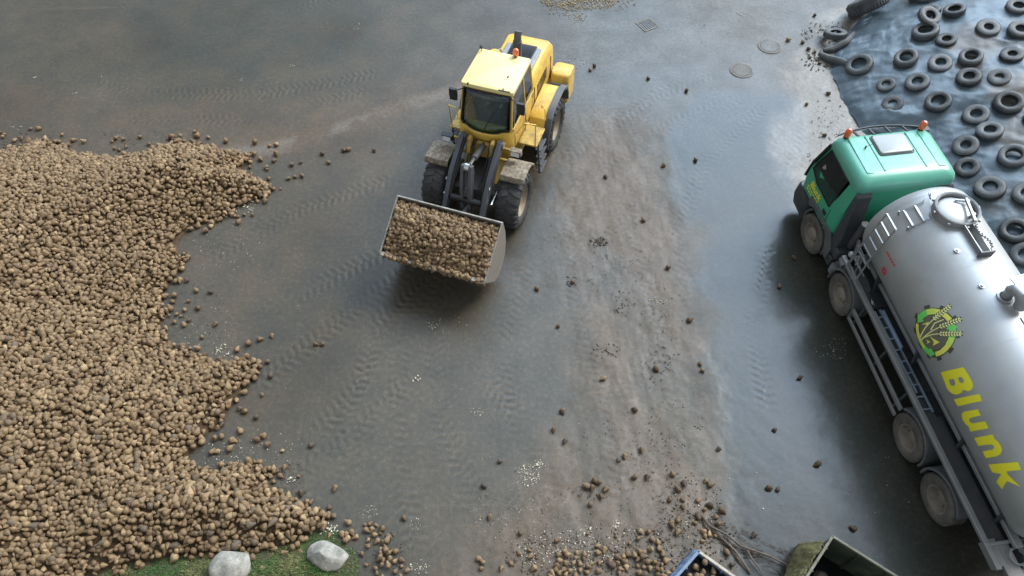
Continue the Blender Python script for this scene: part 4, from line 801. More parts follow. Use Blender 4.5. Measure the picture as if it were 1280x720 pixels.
# rear fenders: yellow top deck and grey flaps round the tyre
for s_ in (1, -1):
    y0, y1 = (.72, 1.34) if s_ > 0 else (-1.34, -.72)
    A = [(-.52, 1.18), (-.78, 1.62), (-1.02, 1.74), (-1.9, 1.78), (-2.1, 1.74), (-2.1, 1.70), (-1.02, 1.69), (-.82, 1.58), (-.56, 1.16)]
    m = MB(); m.prism(A, y0 + (.0 if s_ > 0 else .16), y1 - (.16 if s_ > 0 else .0)); fd = m.build('rear_fender', M['yellow'], ld, bevel=.012)
    B = [(-.50, .80), (-.56, 1.25), (-.80, 1.66), (-1.05, 1.80), (-1.95, 1.83), (-2.35, 1.62), (-2.52, 1.30), (-2.56, .98), (-2.52, .97), (-2.46, 1.28), (-2.28, 1.56), (-1.93, 1.76), (-1.07, 1.74), (-.86, 1.62), (-.62, 1.24), (-.55, .80)]
    m = MB(); m.prism(B, s_ * 1.17, s_ * 1.36); m.prism([(-2.28, 1.56), (-2.35, 1.62), (-2.52, 1.30), (-2.56, .98), (-2.50, .97), (-2.46, 1.28)], s_ * .78, s_ * 1.168); m.build('fender_flap', M['guard'], fd, bevel=.012)
    m = MB(); m.tube([(-1.0, s_ * 1.0, 1.80), (-1.0, s_ * 1.0, 1.93), (-.84, s_ * 1.13, 1.93), (-.72, s_ * 1.2, 1.66)], .015, 6); m.build('fender_grab_rail', M['yellow'], fd)
    # steps
    m = MB(); m.box((-.12, s_ * 1.0, 1.56), (.74, .52, .05)); m.build('step_platform', M['yellow_dirty'], ld, bevel=.012)
    m = MB()
    for sx in (-.40, .10): m.bar((sx, s_ * 1.24, 1.53), (sx - .02, s_ * 1.30, .42), .04, .05)
    for k in range(4): m.box((-.16, s_ * (1.25 + .014 * k), 1.28 - .27 * k), (.50, .16, .035))
    m.build('access_ladder', M['darksteel'], ld)
    m = MB(); m.tube([(.22, s_ * 1.2, 1.58), (.26, s_ * 1.22, 2.35), (.40, s_ * .95, 2.45), (.62, s_ * .80, 2.25)], .018, 8); m.build('ladder_handrail', M['yellow'], ld)
    # front fenders (mud caked)
    C = [(.72, 1.22), (.80, 1.52), (1.02, 1.72), (1.22, 1.79), (1.70, 1.78), (1.76, 1.68), (1.74, 1.60), (1.69, 1.70), (1.24, 1.73), (1.06, 1.67), (.85, 1.49), (.77, 1.21)]
    m = MB(); m.prism(C, s_ * .72, s_ * 1.38); ff = m.build('front_fender', M['fender'], ld, bevel=.015)
    m = MB(); m.bar((1.1, s_ * .3, 1.7), (1.1, s_ * .8, 1.68), .07, .07); m.bar((.95, s_ * .40, 1.95), (1.0, s_ * 1.02, 2.0), .07, .07); m.build('fender_bracket', M['yellow_dirty'], ld, bevel=.01)
    m = MB(); m.loft([rrect(.98, 1.12, s_ * .95 + .15, .03, 1.94, s_ * .95 - .15), rrect(.98, 1.15, s_ * .95 + .15, .03, 2.12, s_ * .95 - .15)]); hl = m.build('work_light', M['fender'] if s_ > 0 else M['black'], ld, bevel=.01)
    m = MB(); m.box((1.155, s_ * .95, 2.03), (.02, .22, .12)); m.build('lens', M['lamp'], hl)
# lift arms
def arm(s_):
    y0, y1 = s_ * .46, s_ * .58
    A = [(.92, 2.06), (.95, 2.24), (1.12, 2.28), (1.5, 2.10), (2.0, 1.80), (2.45, 1.30), (2.85, .80), (3.12, .56), (3.22, .44), (3.12, .32), (2.94, .38), (2.55, .80), (2.15, 1.22), (1.75, 1.50), (1.3, 1.82), (1.02, 2.0)]
    m = MB(); m.prism(A, y0, y1); o = m.build('lift_arm', M['armpaint'], ld, bevel=.015)
    m = MB(); m.lathe([(.09, -.16), (.09, .02), (.001, .02)] if s_ > 0 else [(.09, .16), (.09, -.02), (.001, -.02)], 20, 'y', (1.03, s_ * .60, 2.14)); m.lathe([(.08, -.10), (.08, .10), (.001, .10)], 16, 'y', (3.10, s_ * .52, .46)); m.build('pivot_pin', M['bucket_edge'], o)
    m = MB(); m.tube([(1.1, s_ * .43, 2.2), (1.5, s_ * .42, 2.05), (2.0, s_ * .42, 1.72), (2.3, s_ * .42, 1.35)], .016, 6); m.tube([(1.1, s_ * .40, 2.14), (1.5, s_ * .39, 1.98), (2.0, s_ * .385, 1.62)], .014, 6); m.build('hydraulic_hose', M['black'], o)
    m = MB(); m.box((2.12, s_ * .595, 1.63), (.07, .012, .05), (0, R(40), 0)); m.build('reflector', M['pale'], o)
for s_ in (1, -1):
    arm(s_)
    m = MB(); m.tube([(.95, s_ * .66, 1.15), (1.75, s_ * .66, 1.15)], .075, 14); cy = m.build('lift_cylinder', M['darksteel'], ld)
    m = MB(); m.tube([(1.75, s_ * .66, 1.15), (2.25, s_ * .66, 1.15)], .04, 12); m.build('piston_rod', M['rod'], cy)
m = MB(); m.bar((2.34, -.46, 1.22), (2.34, .46, 1.22), .16, .16); m.build('cross_tube', M['black'], ld, bevel=.05)
m = MB(); m.prism([(1.98, 2.20), (2.12, 2.26), (2.22, 2.1), (2.36, 1.5), (2.42, .95), (2.30, .78), (2.16, .86), (2.14, 1.4), (1.98, 1.95)], -.15, -.06); m.prism([(1.98, 2.20), (2.12, 2.26), (2.22, 2.1), (2.36, 1.5), (2.42, .95), (2.30, .78), (2.16, .86), (2.14, 1.4), (1.98, 1.95)], .06, .15); m.box((2.25, 0, 1.42), (.16, .13, .2)); m.build('tilt_lever', M['darksteel'], ld, bevel=.015)
m = MB(); m.tube([(.95, .02, 1.92), (1.65, .02, 2.08)], .085, 16); cy = m.build('tilt_cylinder', M['darksteel'], ld)
m = MB(); m.tube([(1.65, .02, 2.08), (2.05, .02, 2.16)], .045, 12); m.lathe([(.11, -.06), (.11, .06), (.001, .06)], 18, 'y', (2.06, 0, 2.16)); m.build('piston_rod', M['rod'], cy)
m = MB(); m.bar((2.33, 0, .90), (3.0, 0, 1.02), .10, .12); m.lathe([(.12, -.07), (.12, .07), (.001, .07)], 18, 'y', (3.02, 0, 1.03)); m.build('tilt_link', M['greysteel'], ld, bevel=.015)
m = MB()
for k, yy in enumerate((-.24, -.18, .2, .26, .31)): m.tube([(.72, yy * .8, 1.7), (.95, yy, 2.02 + .03 * k), (1.3, yy * 1.2, 1.82 + .04 * (k % 2)), (1.7, yy * 1.1, 1.45), (2.1, yy, 1.28)], .018, 6)
m.build('hydraulic_hoses', M['black'], ld)
# bucket
BP = [(3.30, 1.94), (3.17, 1.45), (3.16, 1.0), (3.26, .64), (3.46, .42), (3.74, .34), (4.05, .46), (4.66, 1.20)]
BI = [(4.64, 1.225), (4.02, .50), (3.74, .385), (3.48, .46), (3.30, .67), (3.205, 1.0), (3.215, 1.44), (3.345, 1.93)]
m = MB(); m.prism(BP + BI, -1.36, 1.36); bk = m.build('bucket', M['bucket_out'], ld, ang=30)
for s_ in (1, -1):
    m = MB(); S_ = BP + [(4.60, 1.26), (4.15, 1.50), (3.36, 1.95)]; m.prism(S_, s_ * 1.362, s_ * 1.392); m.build('side_plate', M['bucket_out'], bk, bevel=.006)
    m = MB(); m.bar((3.34, s_ * 1.378, 1.955), (4.17, s_ * 1.378, 1.515), .032, .03); m.bar((4.15, s_ * 1.378, 1.52), (4.66, s_ * 1.378, 1.25), .032, .03); m.build('side_edge', M['bucket_edge'], bk)
m = MB(); m.bar((3.335, -1.39, 1.95), (3.335, 1.39, 1.95), .035, .035); m.build('top_rim', M['bucket_edge'], bk)
m = MB(); m.bar((4.63, -1.39, 1.215), (4.63, 1.39, 1.215), .12, .035); m.build('cutting_edge', M['bucket_edge'], bk)
m = MB()
for yy in (-.6, -.44, .44, .6): m.prism([(3.2, 1.3), (3.04, .62), (3.0, .36), (3.16, .30), (3.4, .44), (3.18, .8)], yy - .02, yy + .02)
for yy in (-.1, .1): m.prism([(3.19, 1.3), (2.94, 1.12), (2.94, .96), (3.18, .8)], yy - .02, yy + .02)
m.build('bucket_bracket', M['darksteel'], bk)
# beets heaped in the bucket
lm = Matrix.Translation((LX, LY, 0)) @ Matrix.Rotation(LTH, 4, 'Z'); l3 = np.array(lm.to_3x3()); lt_ = np.array([LX, LY, 0.])
pts = []
for row in np.arange(0, 1.0001, .062):
    for yy in np.arange(-1.31, 1.32, .097):
        for layer in (0, 1):
            a = np.clip(row + rng.normal(0, .012), 0, 1); y_ = np.clip(yy + rng.normal(0, .02) + (.05 if int(row / .062 + .5) % 2 else 0), -1.31, 1.31)
            cr_ = .23 * (1 - (2 * a - 1) ** 2) * (1 - .75 * (y_ / 1.36) ** 4) + .05 * (float(fbm(a * 3, y_, .4, 2, 130)) - .5) * 2
            x_ = 3.40 + 1.22 * a; z_ = 1.86 - .66 * a + cr_ - .035 - layer * .085; x_ = min(x_, 4.60)
            pts.append((x_, y_, z_ + rng.uniform(-.02, .02)))
for _ in range(44): pts.append((4.66 + rng.normal(0, .025), rng.uniform(-1.3, 1.3), 1.26 + rng.uniform(-.02, .03)))
pts = np.array(pts); Sx = np.clip(rng.normal(.126, .020, len(pts)), .08, .17)
Vb = np.array([(3.3, -1.35, 1.72), (3.3, 1.35, 1.72), (4.5, 1.35, 1.08), (4.5, -1.35, 1.08)])
beet_mass('sugar_beet_load', pts @ l3.T + lt_, Sx, rotm(len(pts)), 'heaped load of sugar beets filling the raised loader bucket', (Vb @ l3.T + lt_, np.array([[0, 1, 2, 3]])))

# driver
def skin_person(name, loc, rz, joints, bones, radii, m_body, lb):
    me = bpy.data.meshes.new(name); me.from_pydata(joints, bones, []); o = bpy.data.objects.new(name, me); col.objects.link(o); o.location = loc; o.rotation_euler = (0, 0, rz)
    sk = o.modifiers.new('skin', 'SKIN'); sk.use_smooth_shade = True
    for i, r_ in enumerate(radii): me.skin_vertices[0].data[i].radius = (r_, r_) if not hasattr(r_, '__len__') else r_
    me.skin_vertices[0].data[0].use_root = True; o.modifiers.new('sub', 'SUBSURF').levels = 2; o.modifiers['sub'].render_levels = 2; me.materials.append(m_body); tag(o, lb, 'person'); return o
J = [(-.42, 0, 2.18), (-.46, 0, 2.35), (-.50, 0, 2.58), (-.48, 0, 2.68), (-.46, 0, 2.74), (-.47, .19, 2.63), (-.28, .25, 2.43), (-.02, .20, 2.50), (-.47, -.19, 2.63), (-.28, -.25, 2.43), (-.02, -.20, 2.50), (-.10, .11, 2.20), (.02, .13, 1.85), (.16, .13, 1.75), (-.10, -.11, 2.20), (.02, -.13, 1.85), (.16, -.13, 1.75)]
Bn = [(0, 1), (1, 2), (2, 3), (3, 4), (2, 5), (5, 6), (6, 7), (2, 8), (8, 9), (9, 10), (0, 11), (11, 12), (12, 13), (0, 14), (14, 15), (15, 16)]
Rr = [(.15, .12), (.145, .11), (.15, .11), .06, .055, .07, .052, .04, .07, .052, .04, .085, .06, .05, .085, .06, .05]
drv = skin_person('person', (LX, LY, 0), LTH, J, Bn, Rr, M['cloth'], 'driver in dark jacket sitting behind the loader windscreen, hands on the steering wheel')
m = MB(); hs = []
for i, (z_, rx_, ry_, ox) in enumerate([(2.72, .05, .05, .01), (2.76, .07, .062, .02), (2.80, .088, .068, .02), (2.85, .097, .075, .01), (2.90, .10, .078, 0), (2.95, .092, .072, -.005), (2.985, .06, .05, -.01), (2.995, .01, .01, -.01)]):
    hs.append([(-.44 + ox + rx_ * math.cos(a) + (.016 if (i == 3 and k == 0) else 0), ry_ * math.sin(a), z_) for k, a in enumerate(np.linspace(0, 2 * math.pi, 17)[:-1])])
m.loft(hs); hd = m.build('head', M['skin'], drv, ang=70)
m = MB(); m.loft([[(-.455 + (rx_ + .008) * math.cos(a), (ry_ + .008) * math.sin(a), z_) for a in np.linspace(0, 2 * math.pi, 17)[:-1]] for z_, rx_, ry_ in ((2.90, .095, .076), (2.95, .094, .074), (2.99, .062, .052), (3.003, .01, .01))]); m.build('hair', M['hair'], drv, ang=70)
for s_ in (1, -1):
    m = MB(); m.loft([[(x_, s_ * .19 + w2 * math.cos(a), 2.515 + q * math.sin(a)) for a in np.linspace(0, 2 * math.pi, 9)[:-1]] for x_, w2, q in ((-.03, .028, .024), (.02, .04, .022), (.07, .042, .018))])
    for k in range(4): yy = s_ * .19 + (-.03 + .02 * k); m.tube([(.06, yy, 2.52), (.10, yy, 2.53), (.125, yy, 2.51), (.115, yy, 2.485)], [.0095, .009, .0085, .007], 6)
    m.tube([(.0, s_ * .19 - s_ * .035, 2.51), (.05, s_ * .19 - s_ * .055, 2.525), (.09, s_ * .19 - s_ * .05, 2.53)], [.011, .010, .008], 6); m.build('hand', M['skin'], drv, ang=70)

# ================================================================== TANK TRUCK
TX0, TY0, TTH = 9.109, 11.622, 1.679
tk = empty('tank_truck', (TX0, TY0, 0), TTH); tag(tk, 'green cab four axle tank truck with polished silver tank and yellow lettering', 'tank truck')
AX = [0, -1.94, -5.71, -7.07]
def truck_wheel(x, y, s_, steer=0.):
    R_, h = .525, .16; hub = MB()
    if x in AX[:2]:   # convex front rims
        pr = [(.28, -h * .8), (.29, h * .85), (.305, h), (.28, h * 1.0), (.265, h * .6), (.20, h * .35), (.185, h * .75), (.12, h * .95), (.115, h * 1.1), (.001, h * 1.15)]
    else:
        pr = [(.28, -h * .8), (.29, h * .85), (.305, h), (.28, h * 1.0), (.265, h * .4), (.24, -h * .2), (.17, -h * .35), (.15, h * .1), (.10, h * .25), (.001, h * .25)]
    hub.lathe([(r_, q * s_) for r_, q in pr], 40)
    for k in range(10): a = 2 * math.pi * k / 10; hub.lathe([(.016, (h * .3 if x in AX[:2] else -h * .35) * s_), (.016, (h * .62 if x in AX[:2] else -h * .0) * s_), (.001, (h * .62 if x in AX[:2] else 0) * s_)], 6, 'y', (.225 * math.cos(a) if x in AX[:2] else .205 * math.cos(a), 0, .225 * math.sin(a) if x in AX[:2] else .205 * math.sin(a)))
    wl = hub.build('wheel', M['rim_t'], tk, loc=(x, y, R_ - .008)); wl.rotation_euler = (0, random.uniform(0, 1), steer)
    ty = MB(); ty.lathe([(.295, -h * .95), (.31, -h * 1.08), (.40, -h * 1.15), (.47, -h * 1.1), (.51, -h * .98), (.522, -h * .85), (.525, 0), (.522, h * .85), (.51, h * .98), (.47, h * 1.1), (.40, h * 1.15), (.31, h * 1.08), (.295, h * .95)], 48, closed=True)
    for k in range(54):
        a = 2 * math.pi * k / 54; rm = Matrix.Rotation(a, 4, 'Y')
        for q in (-.72, -.25, .25, .72): ty.add([rm @ Vector((.518 + d[0], q * h + d[1] + .003 * (k % 2), d[2])) for d in [(0, -.028, -.021), (.014, -.028, -.021), (.014, .028, -.021), (0, .028, -.021), (0, -.028, .021), (.014, -.028, .021), (.014, .028, .021), (0, .028, .021)]], [(0, 1, 2, 3), (7, 6, 5, 4), (0, 4, 5, 1), (1, 5, 6, 2), (2, 6, 7, 3), (3, 7, 4, 0)])
    ty.build('tyre', M['rubber_lt'], wl, ang=50)
for x in AX:
    for s_ in (1, -1): truck_wheel(x, s_ * 1.09, s_, R(3) if x == 0 else 0)
m = MB()
for s_ in (1, -1): m.box((-3.9, s_ * .40, .98), (9.3, .09, .28))
for x in (-.8, -3, -4.6, -6.4, -8.1): m.box((x, 0, .98), (.14, .70, .2))
for x in AX: m.tube([(x, -1.0, .52), (x, 1.0, .52)], .09, 12); m.lathe([(.2, -.15), (.24, 0), (.2, .15), (.001, .2)], 16, 'y', (x, 0, .52))
m.build('chassis', M['anthracite'], tk, bevel=.01)
# cab
cs = [rrect(-.62, 1.28, 1.18, .12, 1.02), rrect(-.62, 1.33, 1.215, .16, 1.35), rrect(-.62, 1.30, 1.22, .17, 1.80), rrect(-.62, 1.22, 1.215, .17, 2.02)]
m = MB(); m.loft(cs); tcab = m.build('cab', M['green'], tk, ang=35)
# upper cab pillars and panels
m = MB()
for s_ in (1, -1):
    m.bar((1.13, s_ * 1.10, 2.0), (.86, s_ * 1.06, 2.86), .10, .09)
    m3 = MB(); m3.bar((1.20, s_ * 1.20, 1.95), (.95, s_ * 1.13, 2.80), .12, .07); m3.bar((1.20, s_ * 1.20, 1.96), (1.36, s_ * 1.14, 1.3), .10, .05); m3.build('pillar_deflector', M['black'], tcab, bevel=.02)
    m.add([(-.62, s_ * 1.205, 2.0), (-.16, s_ * 1.205, 2.0), (-.30, s_ * 1.15, 2.86), (-.62, s_ * 1.15, 2.86), (-.62, s_ * 1.10, 2.0), (-.16, s_ * 1.10, 2.0), (-.30, s_ * 1.06, 2.86), (-.62, s_ * 1.06, 2.86)], [(0, 1, 2, 3), (7, 6, 5, 4), (0, 4, 5, 1), (1, 5, 6, 2), (2, 6, 7, 3), (3, 7, 4, 0)])
    m.bar((.86, s_ * 1.12, 2.83), (-.5, s_ * 1.12, 2.83), .08, .08)
m.box((-.60, 0, 2.43), (.05, 2.12, .86)); m.bar((.88, -1.06, 2.83), (.88, 1.06, 2.83), .08, .08); m.build('upper_cab', M['green'], tcab, bevel=.015)
rows = [[(1.20 + .10 * (1 - q * q) - .26 * t_ - .0, 1.08 * q - .04 * q * t_, 2.0 + .83 * t_) for q in np.linspace(-1, 1, 9)] for t_ in np.linspace(0, 1, 5)]
curved_glass('windscreen', rows, M['glass_dark'], tcab)
for s_ in (1, -1):
    m = MB(); W_ = [(1.04, 2.02), (1.10, 1.86), (.70, 1.70), (-.10, 1.70), (-.14, 2.0), (-.20, 2.72), (.80, 2.76)]
    def sy_(z): return s_ * (1.228 if z <= 2.02 else 1.228 - (z - 2.02) * .075)
    m.add([(x_, sy_(z_), z_) for x_, z_ in W_], [tuple(range(len(W_)))]); wn = m.build('side_window', M['glass_dark'], tcab, solid=.01, smooth=False)
    m = MB(); m.tube([(x_, sy_(z_) + s_ * .006, z_) for x_, z_ in W_ + [W_[0]]], .016, 6); m.build('window_seal', M['black'], tcab)
    m = MB(); m.prism([(1.07, 1.04), (1.08, 1.05), (-.19, 1.05), (-.19, 1.70), (-.20, 1.70), (-.20, 1.04)], s_ * 1.21, s_ * 1.226); m.build('door_seam', M['black'], tcab)
    m = MB(); m.box((-.03, s_ * 1.23, 1.42), (.16, .02, .12)); m.build('door_handle', M['black'], tcab, bevel=.01)
    m = MB(); m.tube([(1.12, s_ * 1.16, 2.62), (1.18, s_ * 1.36, 2.60)], .022, 6); m.tube([(1.14, s_ * 1.2, 2.0), (1.18, s_ * 1.36, 2.05)], .022, 6)
    m.loft([rrect(1.12, 1.30, s_ * 1.37 + .12, .05, 1.86, s_ * 1.37 - .12), rrect(1.10, 1.32, s_ * 1.37 + .13, .06, 2.3, s_ * 1.37 - .13), rrect(1.14, 1.30, s_ * 1.37 + .12, .05, 2.74, s_ * 1.37 - .12)]); m.build('mirror', M['black'], tcab, ang=40) if s_ < 0 else None
    m = MB(); m.prism([(-.63, 1.0), (-.20, 1.0), (-.20, 1.02), (-.62, 2.72), (-.98, 2.62), (-.98, 1.05)], s_ * 1.19, s_ * 1.222) if False else m.prism([(-.645, 1.08), (-.645, 2.78), (-.74, 2.70), (-.98, 1.5), (-.98, 1.08)], s_ * .80, s_ * 1.19); m.build('side_fairing', M['anthracite'], tcab, bevel=.03)
m = MB(); m.box((.28, 0, 2.04), (1.7, 2.2, .03)); m.box((.2, 0, 1.95), (1.5, 1.9, .1)); m.box((.2, .5, 2.25), (.5, .5, .6)); m.box((.02, .5, 2.55), (.14, .48, .5)); m.box((.2, -.5, 2.25), (.5, .5, .6)); m.box((.95, 0, 2.1), (.3, 2.0, .25)); m.build('cab_interior', M['black'], tcab, bevel=.03)
# roof with raised ribs, sloped rear lip, hatch
def rs(z, x0, x1, hy, r): return rrect(x0, x1, hy, r, z, seg=5)
m = MB(); m.loft([rs(2.74, -.66, .98, 1.175, .14), rs(2.86, -.68, .99, 1.19, .16), rs(2.98, -.64, .95, 1.17, .18), rs(3.06, -.54, .88, 1.11, .20), rs(3.10, -.44, .80, 1.02, .20), rs(3.115, -.3, .66, .85, .2)]); rf = m.build('cab_roof', M['green_roof'], tcab, ang=60)
m = MB()
for y_ in (-.86, .86): m = MB(); m.prism([(-.42, 3.06), (-.36, 3.12), (.74, 3.135), (.86, 3.07), (.86, 3.0), (-.42, 3.0)], y_ - .09, y_ + .09); m.build('roof_rib', M['green_roof'], rf, bevel=.02, bs=3)
for y_ in (-.5, .5): m = MB(); m.prism([(-.38, 3.08), (-.34, 3.128), (.76, 3.135), (.84, 3.08)], y_ - .03, y_ + .03); m.build('roof_rib', M['green_roof'], rf, bevel=.02, bs=3)
m = MB(); m.loft([rs(3.11, .14, .74, .40, .06), rs(3.165, .15, .73, .39, .07), rs(3.175, .17, .71, .37, .07)]); ht = m.build('roof_hatch', M['hatch'], rf)
m = MB(); P_ = rs(3.118, .12, .76, .42, .07); m.tube(P_ + [P_[0]], .016, 6); m.build('hatch_seal', M['black'], ht)
# sun visor and brackets
rows = [[(1.04 + .17 * (1 - q * q) + .10 * t_, 1.02 * q, 2.98 - .16 * t_) for q in np.linspace(-1, 1, 13)] for t_ in np.linspace(0, 1, 3)]
curved_glass('sun_visor', rows, M['glass_dark'], rf, .01)
m = MB(); m.tube([(r_[0] + .0, r_[1], r_[2] + .01) for r_ in rows[0]], .022, 6)
for y_ in (-.62, -.2, .22, .62): m.bar((.86, y_, 3.07), (1.17 - .1 * abs(y_), y_, 3.0), .05, .03)
m.build('visor_bracket', M['black'], rf)
for y_ in (.93, -.93):
    m = MB(); m.tube([(.86, y_, 3.06), (.86, y_, 3.13)], .065, 14); bb = m.build('beacon_base', M['black'], rf)
    m = MB(); m.lathe([(.075, 0), (.080, .11), (.07, .17), (.035, .21), (.001, .215)], 20, 'z', (.86, y_, 3.13)); m.build('beacon', M['orange'], bb)
m = MB(); m.lathe([(.02, 0), (.02, .08), (.001, .09)], 8, 'z', (.42, .66, 3.10)); m.tube([(.42, .66, 3.15), (.3, .64, 3.35)], .006, 5); m.build('roof_antenna', M['black'], rf)
# front end
m = MB(); m.loft([rrect(.62, 1.42, 1.20, .16, .34), rrect(.66, 1.50, 1.24, .2, .62), rrect(.66, 1.47, 1.23, .2, .95), rrect(.70, 1.42, 1.20, .18, 1.04)]); bmp = m.build('bumper', M['anthracite'], tk, ang=40)
m = MB()
for s_ in (1, -1): m.box((1.44, s_ * .95, .72), (.14, .36, .2))
m.build('headlight', M['lamp'], bmp, bevel=.03)
m = MB(); m.box((1.36, 0, 1.45), (.05, 1.7, .55))
for k in range(5): m.box((1.395, 0, 1.25 + k * .11), (.03, 1.6, .04))
m.build('front_grille', M['black'], tcab, bevel=.01)
for s_ in (1, -1):
    def arch(cx, r0, r1, a0, a1, n=14): return [(cx + r1 * math.cos(a), .53 + r1 * math.sin(a)) for a in np.linspace(a0, a1, n)] + [(cx + r0 * math.cos(a), .53 + r0 * math.sin(a)) for a in np.linspace(a1, a0, n)]
    m = MB(); m.prism(arch(0, .60, .66, R(-8), R(190)), s_ * .80, s_ * 1.20); m.prism([(.68, 1.05), (.66, 1.28), (-.60, 1.28), (-.88, .95), (-.88, .60), (-.66, .62), (-.60, .95), (-.35, 1.16), (.3, 1.18), (.55, 1.0)], s_ * 1.19, s_ * 1.25); m.build('front_mudguard', M['guard'], tk, bevel=.012)
    m = MB(); m.box((-.86, s_ * .98, .62), (.34, .42, .30)); m.box((-.93, s_ * .98, 1.0), (.42, .42, .30)); m.build('step_box', M['anthracite'], tk, bevel=.03)
    m = MB(); m.prism(arch(-1.94, .60, .655, R(-12), R(192)), s_ * .82, s_ * 1.27); m.build('mudguard', M['guard'], tk, bevel=.012)
    m = MB(); m.prism(arch(-5.71, .59, .645, R(35), R(190)), s_ * .82, s_ * 1.27); m.prism(arch(-7.07, .59, .645, R(-10), R(145)), s_ * .82, s_ * 1.27); m.build('mudguard', M['guard'], tk, bevel=.012)
m = MB(); m.box((-4.9, 0, 1.06), (6.9, 1.76, .04)); m.box((-4.9, 0, 1.0), (6.6, .72, .2)); m.build('added_deck_plate', M['anthracite'], tk, bevel=.01)  # dark plate added to cover the sunlit ground seen under the tank
m = MB(); m.tube([(-1.22, 1.13, .5), (-1.22, 1.13, .72)], .12, 14); m.tube([(-1.08, .95, .6), (-1.30, .95, .6)], .15, 16); m.tube([(-1.18, 1.02, .95), (-1.42, 1.06, .95)], .1, 14); m.build('air_tank', M['greysteel'], tk)
m = MB(); m.box((-1.05, 0, 1.5), (.3, 1.5, .8)); m.tube([(-1.0, .85, 1.2), (-1.05, .85, 2.1)], .1, 14); m.tube([(-1.35, .7, 1.5), (-1.2, .9, 1.65), (-1.5, 1.05, 1.5), (-1.7, .95, 1.35)], .06, 10); m.tube([(-1.4, .9, 1.3), (-1.55, 1.0, 1.55), (-1.8, 1.02, 1.35)], .035, 8); m.build('pump_unit', M['darksteel'], tk, bevel=.02)
m = MB(); m.tube([(-1.5, 1.1, 1.42), (-1.62, 1.02, 1.6), (-1.75, 1.1, 1.45)], .05, 10); m.lathe([(.08, 0), (.09, .05), (.06, .1), (.001, .1)], 14, 'z', (-1.42, 1.08, 1.4)); m.lathe([(.07, 0), (.08, .05), (.05, .1), (.001, .1)], 14, 'z', (-1.6, .93, 1.46)); m.build('valve', M['steel'], tk)
# walkway beam, floor, inner rail
for s_ in (1, -1):
    m = MB(); m.box((-5.0, s_ * 1.215, 1.31), (7.3, .11, .09)); m.build('side_beam', M['galv'], tk, bevel=.012)
    m = MB(); m.box((-4.9, s_ * .72, 1.42), (6.9, .16, .10)); m.build('inner_beam', M['galv'], tk, bevel=.015)
    m = MB(); m.box((-4.15, s_ * .96, 1.06), (2.3, .36, .02)); m.box((-6.9, s_ * .97, 1.22), (2.6, .38, .02)); m.build('walkway_plate', M['darksteel'], tk)
    m = MB(); m.box((-3.85, s_ * 1.25, .46), (2.62, .04, .11)); m.box((-3.85, s_ * 1.235, .74), (2.62, .05, .13)); m.build('side_guard', M['galv'], tk, bevel=.01)
    m = MB()
    for x in (-2.75, -3.9, -4.95): m = MB(); m.bar((x, s_ * 1.20, .40), (x, s_ * 1.16, 1.26), .05, .05); m.bar((x, s_ * .45, 1.1), (x, s_ * 1.18, 1.1), .05, .05); m.build('guard_bracket', M['anthracite'], tk)
    m = MB(); m.tube([(-2.9, s_ * .62, .78), (-3.6, s_ * .62, .78)], .26, 20); m.tube([(-3.9, s_ * .62, .78), (-4.3, s_ * .62, .78)], .2, 20); m.build('fuel_tank', M['anthracite'], tk)
m = MB()
for y_ in (.88, 1.10): m.bar((-2.85, y_, 1.15), (-5.45, y_ - .03, 1.15), .03, .05)
m.bar((-2.9, .84, 1.19), (-3.9, .84, 1.19), .03, .05); m.bar((-2.9, 1.05, 1.19), (-5.0, 1.02, 1.19), .025, .04)
for k in range(9): m.bar((-3.05 - k * .29, .87, 1.15), (-3.05 - k * .29, 1.10, 1.15), .03, .03)
m.build('stowed_ladder', M['alu_ladder'], tk)
# --- tank
RT, ZT = 1.17, 2.47
x0, x1 = -1.30, -8.25
prof = [(.001, x0 + .19), (.35, x0 + .175), (.70, x0 + .125), (.95, x0 + .05), (1.08, x0 - .03), (1.145, x0 - .12), (RT, x0 - .24)] + [(RT, x) for x in (-2.6, -4.05, -5.5, -6.95)] + [(RT, x1 + .24), (1.145, x1 + .12), (1.08, x1 + .03), (.95, x1 - .05), (.70, x1 - .125), (.35, x1 - .175), (.001, x1 - .19)]
m = MB(); m.lathe(prof, 96, 'x', (0, 0, ZT)); tank = m.build('tank', M['steel_tank'], tk, ang=60)
m = MB()
for x in (x0 - .26, -3.45, -5.15, x1 + .26): m = MB(); m.lathe([(RT + .0005, x - .008), (RT + .002, x - .004), (RT + .002, x + .004), (RT + .0005, x + .008)], 96, 'x', (0, 0, ZT)); m.build('weld_seam', M['steel_tank'], tank)
m = MB()
for x in (-2.3, -4.3, -6.3, -7.8):
    m = MB(); m.prism([(-1.02, 2.06), (-.80, 1.12), (.80, 1.12), (1.02, 2.06), (.86, 1.92), (.6, 1.6), (0, 1.42), (-.6, 1.6), (-.86, 1.92)], x - .03, x + .03, 'x'); m.build('saddle', M['anthracite'], tank)
TA = 2 * math.pi
def tp(x, ang, r_=RT): return (x, r_ * math.sin(ang), ZT + r_ * math.cos(ang))
